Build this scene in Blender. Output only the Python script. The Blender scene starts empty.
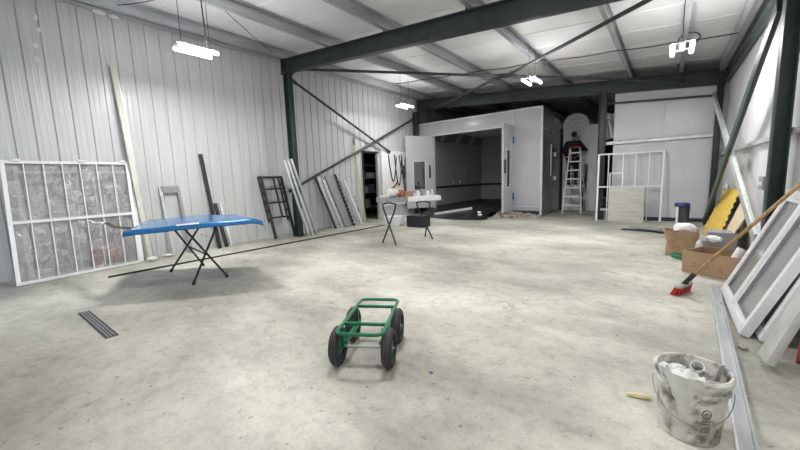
import bpy, bmesh, math, random
from mathutils import Vector, Matrix
random.seed(7)
V = Vector
S = bpy.context.scene
COL = S.collection
PI = math.pi

# ------------------------------------------------------------------ materials
def nodes(name):
    m = bpy.data.materials.new(name); m.use_nodes = True
    nt = m.node_tree
    return m, nt, nt.nodes['Principled BSDF']

def mat(name, col, rough=.5, metal=0., var=.06, scale=6., bump=0., bscale=40., spec=.5, dirt=None, dirt_amt=.5, dirt_scale=3., stretch=None, dirt_pos=(.5, .66)):
    """colour with a little procedural mottling, optional dirt of another colour, optional bump"""
    m, nt, b = nodes(name)
    L = nt.links.new
    tc = nt.nodes.new('ShaderNodeTexCoord')
    src = tc.outputs['Object']
    if stretch:
        mp = nt.nodes.new('ShaderNodeMapping'); mp.inputs['Scale'].default_value = stretch
        L(src, mp.inputs['Vector']); src = mp.outputs['Vector']
    n = nt.nodes.new('ShaderNodeTexNoise'); n.inputs['Scale'].default_value = scale; n.inputs['Detail'].default_value = 5
    L(src, n.inputs['Vector'])
    r = nt.nodes.new('ShaderNodeValToRGB')
    lo = [max(0, c * (1 - var * 1.6)) for c in col]; hi = [min(1, c * (1 + var)) for c in col]
    r.color_ramp.elements[0].position = .3; r.color_ramp.elements[1].position = .7
    r.color_ramp.elements[0].color = (*lo, 1); r.color_ramp.elements[1].color = (*hi, 1)
    L(n.outputs['Fac'], r.inputs['Fac'])
    out = r.outputs['Color']
    if dirt:
        n2 = nt.nodes.new('ShaderNodeTexNoise'); n2.inputs['Scale'].default_value = dirt_scale; n2.inputs['Detail'].default_value = 8
        n2.inputs['Roughness'].default_value = .65
        L(tc.outputs['Object'], n2.inputs['Vector'])
        r2 = nt.nodes.new('ShaderNodeValToRGB')
        r2.color_ramp.elements[0].position, r2.color_ramp.elements[1].position = dirt_pos
        r2.color_ramp.elements[0].color = (0, 0, 0, 1); r2.color_ramp.elements[1].color = (dirt_amt,) * 3 + (1,)
        L(n2.outputs['Fac'], r2.inputs['Fac'])
        mx = nt.nodes.new('ShaderNodeMixRGB'); mx.inputs['Color2'].default_value = (*dirt, 1)
        L(r2.outputs['Color'], mx.inputs['Fac']); L(out, mx.inputs['Color1']); out = mx.outputs['Color']
    L(out, b.inputs['Base Color'])
    b.inputs['Roughness'].default_value = rough; b.inputs['Metallic'].default_value = metal
    b.inputs['Specular IOR Level'].default_value = spec
    if bump:
        n3 = nt.nodes.new('ShaderNodeTexNoise'); n3.inputs['Scale'].default_value = bscale; n3.inputs['Detail'].default_value = 4
        L(src, n3.inputs['Vector'])
        bp = nt.nodes.new('ShaderNodeBump'); bp.inputs['Strength'].default_value = bump; bp.inputs['Distance'].default_value = .02
        L(n3.outputs['Fac'], bp.inputs['Height']); L(bp.outputs['Normal'], b.inputs['Normal'])
    return m

def emit(name, col, s):
    m, nt, b = nodes(name)
    b.inputs['Base Color'].default_value = (.9, .9, .9, 1)
    b.inputs['Emission Color'].default_value = (*col, 1); b.inputs['Emission Strength'].default_value = s
    return m

def film(name, tint, clear, gloss_rough, white, bump=0., bscale=8.):
    """see-through sheet: part clear, part shiny, part hazy"""
    m, nt, b = nodes(name); nt.nodes.remove(b)
    L = nt.links.new
    out = nt.nodes['Material Output']
    t = nt.nodes.new('ShaderNodeBsdfTransparent'); t.inputs['Color'].default_value = (*tint, 1)
    g = nt.nodes.new('ShaderNodeBsdfGlossy'); g.inputs['Roughness'].default_value = gloss_rough
    d = nt.nodes.new('ShaderNodeBsdfDiffuse'); d.inputs['Color'].default_value = (*white, 1)
    m1 = nt.nodes.new('ShaderNodeMixShader'); m1.inputs['Fac'].default_value = .45
    L(g.outputs[0], m1.inputs[2]); L(d.outputs[0], m1.inputs[1])
    m2 = nt.nodes.new('ShaderNodeMixShader'); m2.inputs['Fac'].default_value = clear
    L(m1.outputs[0], m2.inputs[1]); L(t.outputs[0], m2.inputs[2])
    L(m2.outputs[0], out.inputs['Surface'])
    if bump:
        tc = nt.nodes.new('ShaderNodeTexCoord')
        n = nt.nodes.new('ShaderNodeTexNoise'); n.inputs['Scale'].default_value = bscale; n.inputs['Detail'].default_value = 6
        n.inputs['Distortion'].default_value = 1.5
        L(tc.outputs['Object'], n.inputs['Vector'])
        bp = nt.nodes.new('ShaderNodeBump'); bp.inputs['Strength'].default_value = bump; bp.inputs['Distance'].default_value = .05
        L(n.outputs['Fac'], bp.inputs['Height']); L(bp.outputs['Normal'], g.inputs['Normal'])
        r = nt.nodes.new('ShaderNodeMapRange'); r.inputs[1].default_value = .35; r.inputs[2].default_value = .7
        r.inputs[3].default_value = min(1, clear + .18); r.inputs[4].default_value = clear - .25
        L(n.outputs['Fac'], r.inputs[0]); L(r.outputs[0], m2.inputs['Fac'])
    return m

def concrete():
    m, nt, b = nodes('worn concrete'); L = nt.links.new
    tc = nt.nodes.new('ShaderNodeTexCoord')
    def noise(scale, detail, stretch=(1, 1, 1), rot=0., rough=.55, dist=0.):
        mp = nt.nodes.new('ShaderNodeMapping'); mp.inputs['Scale'].default_value = stretch; mp.inputs['Rotation'].default_value = (0, 0, rot)
        L(tc.outputs['Object'], mp.inputs['Vector'])
        n = nt.nodes.new('ShaderNodeTexNoise'); n.inputs['Scale'].default_value = scale; n.inputs['Detail'].default_value = detail
        n.inputs['Roughness'].default_value = rough; n.inputs['Distortion'].default_value = dist
        L(mp.outputs['Vector'], n.inputs['Vector']); return n.outputs['Fac']
    def ramp(f, stops):
        r = nt.nodes.new('ShaderNodeValToRGB'); e = r.color_ramp.elements
        while len(e) < len(stops): e.new(.5)
        for q, (p, c) in zip(e, stops): q.position = p; q.color = (*c, 1) if len(c) == 3 else c
        L(f, r.inputs['Fac']); return r.outputs['Color']
    def mul(a, bb, fac=1.):
        x = nt.nodes.new('ShaderNodeMixRGB'); x.blend_type = 'MULTIPLY'; x.inputs['Fac'].default_value = fac
        L(a, x.inputs['Color1']); L(bb, x.inputs['Color2']); return x.outputs['Color']
    base = ramp(noise(.42, 5, (1, 1.3, 1), .3, .55), [(.36, (.325, .315, .285)), (.5, (.48, .468, .418)), (.64, (.655, .643, .58))])
    wipe = ramp(noise(1.3, 6, (.8, 1.8, 1), .75, .6, .5), [(.3, (.80, .79, .78)), (.55, (1, 1, 1)), (.75, (1.08, 1.08, 1.07))])
    fine = ramp(noise(9, 8, rough=.7), [(.3, (.76, .75, .74)), (.5, (.98, .98, .97)), (.75, (1.07, 1.07, 1.06))])
    grain = ramp(noise(55, 4, rough=.7), [(.3, (.84, .84, .84)), (.6, (1.03, 1.03, 1.03))])
    blot = ramp(noise(2.6, 8, rough=.75, dist=.8), [(.0, (.56, .54, .52)), (.34, (.68, .66, .64)), (.43, (1, 1, 1)), (1., (1, 1, 1))])
    pit = ramp(noise(17, 3, rough=.5), [(.0, (.3, .29, .28)), (.29, (.42, .41, .4)), (.325, (1, 1, 1)), (1., (1, 1, 1))])
    c = mul(mul(mul(mul(mul(base, wipe), fine), grain, .8), blot, .85), pit, .75)
    L(c, b.inputs['Base Color'])
    b.inputs['Roughness'].default_value = .62; b.inputs['Specular IOR Level'].default_value = .35
    bp = nt.nodes.new('ShaderNodeBump'); bp.inputs['Strength'].default_value = .18; bp.inputs['Distance'].default_value = .01
    L(noise(30, 6, rough=.7), bp.inputs['Height']); L(bp.outputs['Normal'], b.inputs['Normal'])
    return m

M = dict(
    concrete=concrete(),
    panel=mat('white wall panel', (.54, .55, .55), .30, 0, .05, 2.5, .12, 3., stretch=(1, 6, .35)),
    shadedpanel=mat('shade-dark corrugated sheet', (.16, .17, .19), .5, 0, .08, 4),  # shade of the unlit rear bay put into the wall colour
    sheet=mat('white insulated panel', (.60, .61, .64), .26, 0, .03, 2, dirt=(.5, .5, .5), dirt_amt=.2, dirt_scale=1.2),
    rightwall=mat('bright wall panel', (.62, .63, .63), .45, 0, .04, 2, dirt=(.55, .55, .53), dirt_amt=.3, dirt_scale=2.5),
    roof=mat('white roof liner', (.80, .80, .81), .5, 0, .05, 1.2),
    galv=mat('galvanised steel', (.50, .52, .54), .42, .6, .15, 9, stretch=(1, .15, 1)),
    galvpale=mat('pale galvanised steel', (.62, .66, .65), .38, .35, .12, 9),
    frame=mat('dark painted steel', (.030, .042, .042), .45, 0, .2, 6),
    greenframe=mat('dark green painted steel', (.022, .042, .036), .4, 0, .2, 6),
    black=mat('black steel', (.018, .018, .02), .45, 0, .2, 8),
    booth=mat('grey booth panel', (.46, .47, .49), .24, 0, .03, 1.5, .04, 2.),
    boothtrim=mat('pale booth trim', (.62, .63, .65), .35),
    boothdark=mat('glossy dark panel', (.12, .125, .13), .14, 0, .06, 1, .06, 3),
    boothin=mat('booth lining', (.50, .52, .54), .45, 0, .04, 2),
    grate=mat('dark floor grating', (.035, .035, .038), .55, 0, .3, 12),
    bluehinge=mat('blue painted hinge', (.03, .11, .42), .4),
    white=mat('white painted metal', (.78, .79, .79), .38, 0, .04, 5),
    upvc=mat('white window frame', (.83, .84, .85), .32, 0, .05, 4, dirt=(.55, .54, .5), dirt_amt=.35, dirt_scale=4),
    glass=film('dusty glass', (.80, .84, .84), .25, .06, (.46, .48, .48)),
    doorglass=film('tinted glass', (.4, .42, .44), .5, .05, (.14, .15, .16)),
    wrap=film('clear plastic wrap', (.74, .73, .73), .58, .16, (.50, .49, .49), .9, 7.),
    foil=film('shiny clear duct film', (.8, .82, .84), .12, .12, (.9, .92, .94), 1., 9.),
    blue=mat('blue car paint', (.012, .13, .33), .2, .2, .05, 3),
    blueunder=mat('blue primer', (.03, .10, .25), .5),
    greenpaint=mat('green painted tube', (.012, .17, .085), .35, 0, .12, 9),
    rubber=mat('black tyre rubber', (.030, .030, .032), .75, 0, .25, 20, .3, 60),
    treadgrey=mat('worn tyre tread', (.085, .083, .08), .8),
    rim=mat('green wheel rim', (.014, .15, .08), .4),
    bucket=mat('white plastic pail', (.74, .72, .67), .5, 0, .08, 9, dirt=(.10, .085, .07), dirt_amt=.92, dirt_scale=8., dirt_pos=(.45, .62)),
    cloth=mat('dirty white cloth', (.74, .74, .73), .85, 0, .08, 9, .4, 18, dirt=(.42, .38, .33), dirt_amt=.5, dirt_scale=11),
    trash=mat('crumpled paper', (.45, .44, .42), .8, 0, .3, 14, .5, 20),
    greyplastic=mat('grey plastic', (.28, .27, .29), .6, 0, .08, 8),
    card=mat('brown cardboard', (.40, .27, .165), .8, 0, .08, 5, .1, 30),
    cardin=mat('cardboard inside', (.33, .215, .125), .85, 0, .1, 5),
    print_=mat('red print', (.38, .10, .06), .8),
    darkprint=mat('grey print', (.10, .10, .11), .7),
    paper=mat('brown paper', (.42, .275, .17), .85, 0, .12, 9, .5, 14),
    yellow=mat('yellow plastic sheet', (.66, .46, .085), .5, 0, .08, 6),
    beige=mat('beige board', (.62, .52, .36), .7),
    navy=mat('dark blue plastic', (.02, .035, .17), .4),
    bindark=mat('dark mesh', (.05, .055, .06), .6, 0, .3, 30),
    wood=mat('varnished wood', (.42, .245, .10), .45, 0, .2, 8, stretch=(6, 6, 1)),
    red=mat('red bristles', (.50, .035, .022), .7, 0, .2, 25, .4, 60),
    redpaint=mat('red painted steel', (.34, .045, .02), .45, 0, .2, 8),
    plank=mat('whitewashed plank', (.56, .56, .55), .6, 0, .15, 5, .2, 12, dirt=(.36, .34, .32), dirt_amt=.5, dirt_scale=5),
    alu=mat('aluminium', (.70, .71, .72), .33, .5, .08, 8),
    silver=mat('silver tube', (.62, .65, .68), .3, .6, .1, 9),
    mesh=mat('grey mesh', (.30, .31, .31), .6, .2, .25, 40),
    hose=mat('black rubber hose', (.02, .02, .022), .55),
    greenhose=mat('green hose', (.03, .22, .11), .5),
    skin=mat('skin', (.42, .25, .18), .55),
    hair=mat('dark hair', (.012, .011, .011), .6, 0, .3, 60, .5, 90),
    jacket=mat('dark jacket', (.016, .015, .019), .8, 0, .3, 9, .5, 9),
    trousers=mat('black trousers', (.012, .012, .014), .85, 0, .3, 9, .4, 9),
    boot=mat('dark boots', (.02, .018, .016), .6),
    limeyellow=mat('pale yellow pole', (.60, .66, .26), .5),
    paleboard=mat('pale green board', (.60, .63, .55), .5, 0, .06, 5),
    rubble=mat('rubble', (.40, .38, .34), .9, 0, .3, 14, .6, 25),
    brick=mat('reddish rubble', (.36, .19, .15), .9, 0, .3, 14),
    tarp=mat('black plastic sheet', (.02, .02, .022), .42, 0, .3, 6, .6, 9),
    yellowglove=mat('yellow cloth', (.78, .70, .40), .8, 0, .1, 14, .4, 25),
    led=emit('led tube', (1, .985, .97), 45.),
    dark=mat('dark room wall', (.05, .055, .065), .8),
    copper=mat('orange brown', (.36, .19, .12), .6),
    bluegrey=mat('blue grey box', (.12, .16, .22), .6),
)

# ------------------------------------------------------------------ mesh helper
class MB:
    def __init__(s): s.bm = bmesh.new()
    def _xf(s, vs, m):
        for v in vs: v.co = m @ v.co
    def box(s, c, size, rot=None):
        r = bmesh.ops.create_cube(s.bm, size=1.)
        m = Matrix.Translation(V(c)) @ (rot.to_4x4() if rot else Matrix()) @ Matrix.Diagonal((*size, 1))
        s._xf(r['verts'], m); return s
    def bb(s, a, b):
        a, b = V(a), V(b); return s.box((a + b) / 2, [abs(x) for x in (b - a)])
    def bar(s, p, q, w, d, up=(0, 0, 1)):
        """rectangular bar p->q: w across, d along 'up'"""
        p, q = V(p), V(q); z = (q - p); l = z.length; z.normalize()
        up = V(up)
        x = up.cross(z)
        if x.length < 1e-4: x = V((1, 0, 0)).cross(z)
        x.normalize(); y = z.cross(x)
        m = Matrix((x, y, z)).transposed()
        return s.box((p + q) / 2, (w, d, l), m)
    def ibeam(s, p, q, w, h, t=.016, up=(0, 0, 1)):
        p, q = V(p), V(q); z = (q - p).normalized(); x = V(up).cross(z).normalized(); y = z.cross(x)
        for sg in (1, -1): s.bar(p + y * sg * (h / 2 - t / 2), q + y * sg * (h / 2 - t / 2), w, t, up)
        return s.bar(p, q, t, h, up)
    def tube(s, pts, r, seg=8, closed=False):
        pts = [V(p) for p in pts]; n = len(pts); rings = []
        ref = None
        for i, p in enumerate(pts):
            if closed: t = pts[(i + 1) % n] - pts[i - 1]
            else: t = pts[min(i + 1, n - 1)] - pts[max(i - 1, 0)]
            t.normalize()
            if ref is None:
                ref = V((0, 0, 1)) if abs(t.z) < .9 else V((1, 0, 0))
            x = ref.cross(t)
            if x.length < 1e-3: x = V((0, 1, 0)).cross(t)
            x.normalize(); y = t.cross(x); ref = y
            rr = r[i] if isinstance(r, (list, tuple)) else r
            rings.append([s.bm.verts.new(p + (x * math.cos(a) + y * math.sin(a)) * rr) for a in [2 * PI * k / seg for k in range(seg)]])
        m = n if closed else n - 1
        for i in range(m):
            A, B = rings[i], rings[(i + 1) % n]
            for k in range(seg): s.bm.faces.new((A[k], A[(k + 1) % seg], B[(k + 1) % seg], B[k]))
        if not closed:
            s.bm.faces.new(rings[0][::-1]); s.bm.faces.new(rings[-1])
        return s
    def lathe(s, prof, c, seg=32, axis='Z', rot=None):
        """revolve (r,h) profile about an axis through c"""
        rings = []
        for r, h in prof:
            ring = []
            for k in range(seg):
                a = 2 * PI * k / seg
                p = V((r * math.cos(a), r * math.sin(a), h))
                if rot: p = rot @ p
                ring.append(s.bm.verts.new(V(c) + p))
            rings.append(ring)
        for A, B in zip(rings, rings[1:]):
            for k in range(seg): s.bm.faces.new((A[k], A[(k + 1) % seg], B[(k + 1) % seg], B[k]))
        return s
    def cyl(s, p, q, r, seg=16): return s.tube([p, q], r, seg)
    def prism(s, poly, ext):
        """solid: planar 3D polygon pushed along ext"""
        a = [s.bm.verts.new(V(p)) for p in poly]; b = [s.bm.verts.new(V(p) + V(ext)) for p in poly]
        n = len(a)
        s.bm.faces.new(a[::-1]); s.bm.faces.new(b)
        for i in range(n): s.bm.faces.new((a[i], a[(i + 1) % n], b[(i + 1) % n], b[i]))
        return s
    def grid(s, fn, nu, nv, thick=None):
        vs = [[s.bm.verts.new(V(fn(i / nu, j / nv))) for j in range(nv + 1)] for i in range(nu + 1)]
        fs = [s.bm.faces.new((vs[i][j], vs[i + 1][j], vs[i + 1][j + 1], vs[i][j + 1])) for i in range(nu) for j in range(nv)]
        if thick: 
            s.bm.normal_update()
            bmesh.ops.solidify(s.bm, geom=fs, thickness=thick)
        return s
    def lump(s, c, size, sub=2, jit=.15):
        r = bmesh.ops.create_icosphere(s.bm, subdivisions=sub, radius=1.)
        for v in r['verts']:
            v.co = V(c) + V((v.co.x * size[0], v.co.y * size[1], v.co.z * size[2])) * (1 + random.uniform(-jit, jit))
        return s
    def build(s, name, m, parent=None, bevel=0., smooth=False, kind=None, sharp=35):
        bm = s.bm
        bmesh.ops.recalc_face_normals(bm, faces=bm.faces)
        if bevel:
            es = [e for e in bm.edges if e.is_manifold and e.calc_face_angle(0) > .6]
            bmesh.ops.bevel(bm, geom=es, offset=bevel, segments=2, profile=.6, affect='EDGES', clamp_overlap=True)
        me = bpy.data.meshes.new(name)
        if parent is not None:
            W = world(parent).inverted()
            bmesh.ops.transform(bm, matrix=W, verts=bm.verts); loc = V((0, 0, 0))
        else:
            xs = [v.co for v in bm.verts]
            loc = V(((min(v.x for v in xs) + max(v.x for v in xs)) / 2, (min(v.y for v in xs) + max(v.y for v in xs)) / 2, min(v.z for v in xs)))
            for v in bm.verts: v.co -= loc
        bm.to_mesh(me); bm.free()
        for mm in (m if isinstance(m, (list, tuple)) else [m]): me.materials.append(M[mm] if isinstance(mm, str) else mm)
        o = bpy.data.objects.new(name, me); COL.objects.link(o)
        if parent is not None: o.parent = parent
        else: o.location = loc
        if smooth or bevel:
            for p in me.polygons: p.use_smooth = True
            me.set_sharp_from_angle(angle=math.radians(sharp))
        if kind: o['kind'] = kind
        return o

def world(o):
    m = Matrix.Translation(o.location) @ o.rotation_euler.to_matrix().to_4x4()
    return world(o.parent) @ m if o.parent else m
def tag(o, label, cat, group=None, kind=None):
    o['label'] = label; o['category'] = cat
    if group: o['group'] = group
    if kind: o['kind'] = kind
    return o
def thing(name, label, cat, loc, group=None, rz=0.):
    o = bpy.data.objects.new(name, None); COL.objects.link(o); o.location = loc; o.rotation_euler = (0, 0, rz)
    o.empty_display_size = .1
    return tag(o, label, cat, group)
def dup(root, loc, label, group=None):
    def rec(o, par):
        c = o.copy(); COL.objects.link(c); c.parent = par
        for ch in list(o.children): rec(ch, c)
        return c
    r = rec(root, None); r.location = loc; r['label'] = label
    if group: r['group'] = group
    return r
def arc(a, b, sag, n=10):
    a, b = V(a), V(b)
    return [a.lerp(b, i / n) + V((0, 0, -sag * 4 * (i / n) * (1 - i / n))) for i in range(n + 1)]

# ------------------------------------------------------------------ setting
XL, XR, YF, YB = -8.40, 1.06, -1.6, 20.0
def roofz(x): return 4.80 - .079 * (x + 7.94)
def raft(x): return 4.547 - .079 * (x + 7.94)

MB().bb((XL - 3, YF - .2, -.12), (XR + .3, YB, 0)).build('floor', 'concrete', kind='structure')

def corrug(mb, y0, y1, z0, z1, pitch=.25, x=XL, t=.05):
    """flat panels with a narrow vertical groove every 'pitch' metres"""
    ys = [(y0, 0.)]
    k = math.ceil((y0 - 1.0) / pitch + .01)
    while 1.0 + k * pitch < y1 - .02:
        g = 1.0 + k * pitch
        ys += [(g - .016, 0.), (g - .009, -.022), (g + .009, -.022), (g + .016, 0.)]
        for q in (.085, .165):
            if g + q + .02 < y1: ys += [(g + q - .012, 0.), (g + q, .003), (g + q + .012, 0.)]
        k += 1
    ys.append((y1, 0.))
    prof = [V((x + d, y, z0)) for y, d in ys] + [V((x - t, y1, z0)), V((x - t, y0, z0))]
    mb.prism(prof, (0, 0, z1 - z0))
w = MB()
corrug(w, YF, 8.83, 0, 4.9); corrug(w, 8.83, 9.6, 2.42, 4.9); corrug(w, 9.6, 12.2, 0, 4.9)
w.build('wall_left', 'panel', kind='structure')
w = MB(); corrug(w, 12.2, YB, 0, 4.9); w.build('wall_left_rear', 'shadedpanel', kind='structure')  # left wall carried on, its shade painted in as a darker colour
MB().bb((XL, YB, 0), (XR + .2, YB + .1, 4.9)).build('wall_back', 'shadedpanel', kind='structure')
w = MB()      # front wall behind the camera, with an open daylight doorway at its left
for a, b in (((XL - .05, 0), (-7.5, 4.9)), ((-7.5, 2.3), (-5.9, 4.9)), ((-5.9, 0), (XR + .2, 4.9))): w.bb((a[0], YF - .1, a[1]), (b[0], YF, b[1]))
w.build('wall_front', 'panel', kind='structure')
w = MB()
y = YF
while y < YB - .01:
    y2 = min(y + 1.15, YB)
    for z0, z1 in ((0, 1.795), (1.80, 4.2)): w.bb((XR, y + .004, z0), (XR + .08, y2 - .004, z1))
    y = y2
w.bb((XR + .03, YF, 0), (XR + .085, YB, 4.2)); w.build('wall_right', 'rightwall', kind='structure')
w = MB(); z = roofz
w.prism([(XL - .15, 0, z(XL - .15)), (XR + .2, 0, z(XR + .2)), (XR + .2, 0, z(XR + .2) + .1), (XL - .15, 0, z(XL - .15) + .1)], (0, 1, 0))
for v in w.bm.verts: v.co.y = YF - .1 if v.co.y < .5 else YB
yy = YF + .5
while yy < YB:      # small standing seams between the roof sheets
    w.bar((XL, yy, z(XL) - .004), (XR, yy, z(XR) - .004), .016, .012); yy += 1.0
w.build('ceiling', 'roof', kind='structure')
# white panelled partition at the back right
w = MB()
for a, b in ((-1.36, -.19), (-.18, .82)): w.bb((a, 12.16, .10), (b, 12.26, 2.22)); w.bb((a, 12.16, 2.225), (b, 12.26, 3.66))
w.bb((-1.36, 12.20, 0), (XR, 12.25, 3.7)); w.bb((.82, 12.17, .1), (XR, 12.26, 3.7))
w.build('wall_partition', 'sheet', kind='structure')
MB().bb((-1.36, 12.13, 0), (.82, 12.2, .10)).build('baseboard_partition', 'grate', kind='structure')
MB().bb((XR - .012, 5.6, .0), (XR, 12.1, .16)).build('baseboard_right', 'galv', kind='structure')

# doorway in the left wall, with the dark store room behind it
d = MB()
d.bb((XL - .06, 8.80, 0), (XL + .03, 8.86, 2.45)); d.bb((XL - .06, 8.80, 2.38), (XL + .03, 9.66, 2.45))
fr = d.build('door_1', 'black', kind='structure', bevel=.004)
MB().bb((XL - .06, 9.56, 0), (XL + .05, 9.68, 2.38)).build('jamb', 'galvpale', fr, bevel=.004)
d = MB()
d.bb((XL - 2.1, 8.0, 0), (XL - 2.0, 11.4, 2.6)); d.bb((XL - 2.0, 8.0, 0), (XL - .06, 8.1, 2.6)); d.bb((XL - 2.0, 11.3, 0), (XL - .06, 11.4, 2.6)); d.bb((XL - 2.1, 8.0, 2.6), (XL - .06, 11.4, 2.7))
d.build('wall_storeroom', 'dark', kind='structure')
sh = thing('shelving_unit', 'dark shelving unit full of clutter seen through the doorway', 'shelf', (XL - .9, 9.9, 0))
for x in (XL - 1.1, XL - .7):
    for yy in (9.35, 10.6): MB().bar((x, yy, 0), (x, yy, 2.1), .04, .04).build('post', 'black', sh)
for zz in (.4, .95, 1.5, 2.0): MB().bb((XL - 1.12, 9.33, zz), (XL - .68, 10.62, zz + .03)).build('shelf_board', 'greyplastic', sh)
for i, (yy, zz, wd, h, mt, lb) in enumerate(((9.6, 1.53, .34, .28, 'bluegrey', 'blue grey carton on the third shelf through the doorway'), (9.65, .98, .4, .22, 'galvpale', 'pale tin box on the second shelf through the doorway'),
        (10.1, .98, .3, .3, 'bluegrey', 'blue grey carton on the second shelf through the doorway'), (9.7, .43, .5, .3, 'greyplastic', 'grey bin on the lowest shelf through the doorway'), (10.1, 1.53, .36, .2, 'white', 'white carton on the third shelf through the doorway'))):
    b = MB().bb((XL - 1.05, yy - wd / 2, zz), (XL - .74, yy + wd / 2, zz + h)); b.bb((XL - 1.06, yy - wd / 2 - .01, zz + h - .04), (XL - .73, yy + wd / 2 + .01, zz + h))
    tag(b.build('storage_box', mt, bevel=.006), lb, 'box', 'boxes in the store room')

# ------------------------------------------------------------------ steel frame
def hcol(name, label, x, yc, dx, dy, z1, m, group='steel columns'):
    t = thing(name, label, 'column', (x, yc, 0), group)
    MB().ibeam((x, yc, .012), (x, yc, z1), dy, dx, .014, up=(1, 0, 0)).build('shaft', m, t, bevel=.002)
    MB().bb((x - dx / 2 - .03, yc - dy / 2 - .03, 0), (x + dx / 2 + .03, yc + dy / 2 + .03, .014)).build('base_plate', m, t)
    return t
c = hcol('steel_column', 'dark green steel column on the left wall carrying the near rafter', -7.84, 5.64, .20, .14, raft(-7.84) - .355, 'greenframe')
MB().bb((-7.99, 5.53, raft(-7.84) - .355), (-7.69, 5.75, raft(-7.84) - .335)).build('cap_plate', 'frame', c)
c = hcol('steel_column', 'tall dark green steel column at the right edge beside the leaning windows', .925, 5.55, .13, .17, 3.54, 'greenframe')
hcol('steel_column', 'dark green steel column at the right end of the white partition', .90, 12.03, .13, .12, 3.6, 'greenframe')
hcol('steel_column', 'dark steel column between the grey cabinet and the white partition', -1.64, 12.02, .19, .16, 3.75, 'frame')
hcol('steel_column', 'short lit length of dark column at the far end of the left wall', -8.24, 11.88, .2, .12, 4.1, 'frame')
def rafter(label, yc, x0, x1, h):
    t = thing('steel_rafter', label, 'beam', (x0, yc, raft(x0)), 'steel rafters')
    MB().ibeam((x0, yc, raft(x0) - h / 2), (x1, yc, raft(x1) - h / 2), .17, h, .018).build('beam', 'frame', t, bevel=.002)
    return t
RX = (-7.92, -6.21, -4.50, -2.72, -1.0, .10)
for lb, yc, h in (('near dark steel rafter sloping across the top of the photo', 5.64, .33), ('far dark steel rafter above the booth and the white partition', 12.1, .37)):
    t = rafter(lb, yc, -7.95 if yc < 8 else -8.2, 1.0, h)
    for x in RX: MB().bb((x - .085, yc - .06, raft(x) - .005), (x - .032, yc + .06, raft(x) + .235)).build('purlin_cleat', 'frame', t, bevel=.003)
    xe = -7.95 if yc < 8 else -8.2
    MB().bb((xe - .01, yc - .10, raft(xe) - h + .005), (xe + .01, yc + .10, raft(xe) + .02)).build('end_plate', 'frame', t)
# roof purlins (C sections) along the building
names = ('against the left wall side, first above the left column', 'second from the left wall', 'third from the left wall, left of the near rafter centre', 'fourth from the left wall, over the bracing cross', 'fifth from the left wall, above the step ladder', 'above the right hand light')
for x, nm in zip(RX, names):
    mb = MB(); z0 = raft(x) + .008; z1 = roofz(x) - .014
    mb.bb((x - .03, YF, z0), (x - .026, YB, z1)); mb.bb((x - .03, YF, z0), (x + .05, YB, z0 + .004)); mb.bb((x - .03, YF, z1 - .004), (x + .05, YB, z1)); mb.bb((x + .046, YF, z0), (x + .05, YB, z0 + .022)); mb.bb((x + .046, YF, z1 - .022), (x + .05, YB, z1))
    tag(mb.build('roof_purlin', 'galv'), 'galvanised roof purlin ' + nm, 'beam', 'roof purlins')
t = thing('eave_purlin', 'wide galvanised eave channel with bolt holes along the top of the left wall', 'beam', (-8.2, 5, 4.6))
mb = MB(); mb.bb((-8.16, YF, 4.615), (-8.152, YB, 4.80)); mb.bb((-8.36, YF, 4.615), (-8.152, YB, 4.622)); mb.bb((-8.36, YF, 4.793), (-8.152, YB, 4.80))
mb.build('channel', 'galv', t)
for i in range(4): MB().cyl((-8.153, 3.16 + i * .12, 4.70), (-8.148, 3.16 + i * .12, 4.70), .014, 10).build('bolt', 'black', t)
mb = MB(); mb.bb((.86, YF, 3.80), (.868, YB, 4.05)); mb.bb((.86, YF, 3.80), (.96, YB, 3.808)); mb.bb((.86, YF, 4.04), (.96, YB, 4.05))
tag(mb.build('eave_purlin', 'galv'), 'galvanised eave channel along the top of the right wall', 'beam')
tag(MB().bb((.96, 5.65, 3.50), (1.04, 12.0, 3.62)).build('eave_strut', 'greenframe', bevel=.006), 'dark green eave strut running back along the top of the right wall', 'beam')
tag(MB().bb((1.0, YF, 1.74), (1.055, 12.1, 1.80)).build('wall_girt', 'galvpale'), 'pale steel girt along the middle of the right wall', 'beam')
mb = MB(); mb.bb((-1.74, 12.08, 2.21), (.83, 12.085, 2.31)); mb.bb((-1.74, 12.08, 2.30), (.83, 12.155, 2.31)); mb.bb((-1.74, 12.08, 2.21), (.83, 12.155, 2.215))
tag(mb.build('wall_girt', 'galvpale'), 'pale steel girt across the middle of the white partition', 'beam')
tag(MB().bar((-1.62, 12.06, 3.40), (.95, 12.06, 3.22), .06, .05).build('steel_strut', 'frame'), 'thin dark strut across the top of the white partition', 'beam')
# bracing
def brace(lb, p, q, r=.034, m='frame', g='roof bracing tubes', name='brace_tube'):
    p, q = V(p), V(q); t = thing(name, lb, 'brace', p, g); dv = (q - p).normalized()
    MB().tube([p + dv * .1, q - dv * .1], r, 10).build('tube', m, t, smooth=True)
    for e, sg in ((p, 1), (q, -1)): MB().bar(e, e + dv * sg * .18, .014, .10).build('end_plate', m, t)
    return t
n = V((-3.62, 9.42, 4.06))
brace('roof bracing tube from the left column to the bracing hub', (-7.6, 5.76, 4.28), n + V((-.14, 0, .02)))
brace('roof bracing tube from the hub up to the near rafter at top right', n + V((.15, -.05, -.01)), (-.02, 5.76, 3.66))
brace('roof bracing tube from the hub back towards the left end of the far rafter', n + V((-.15, .06, 0.02)), (-7.4, 11.95, 4.10))
brace('roof bracing tube from the hub back to the right part of the far rafter', n + V((.15, .06, -.02)), (.2, 11.95, 3.66))
h = MB(); h.tube([n + V((-.14, 0, .02)), n + V((.14, 0, -.02))], .06, 10); tag(h.build('bracing_hub', 'frame', smooth=True), 'dark bracing hub where the roof tubes cross', 'bracket')
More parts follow.
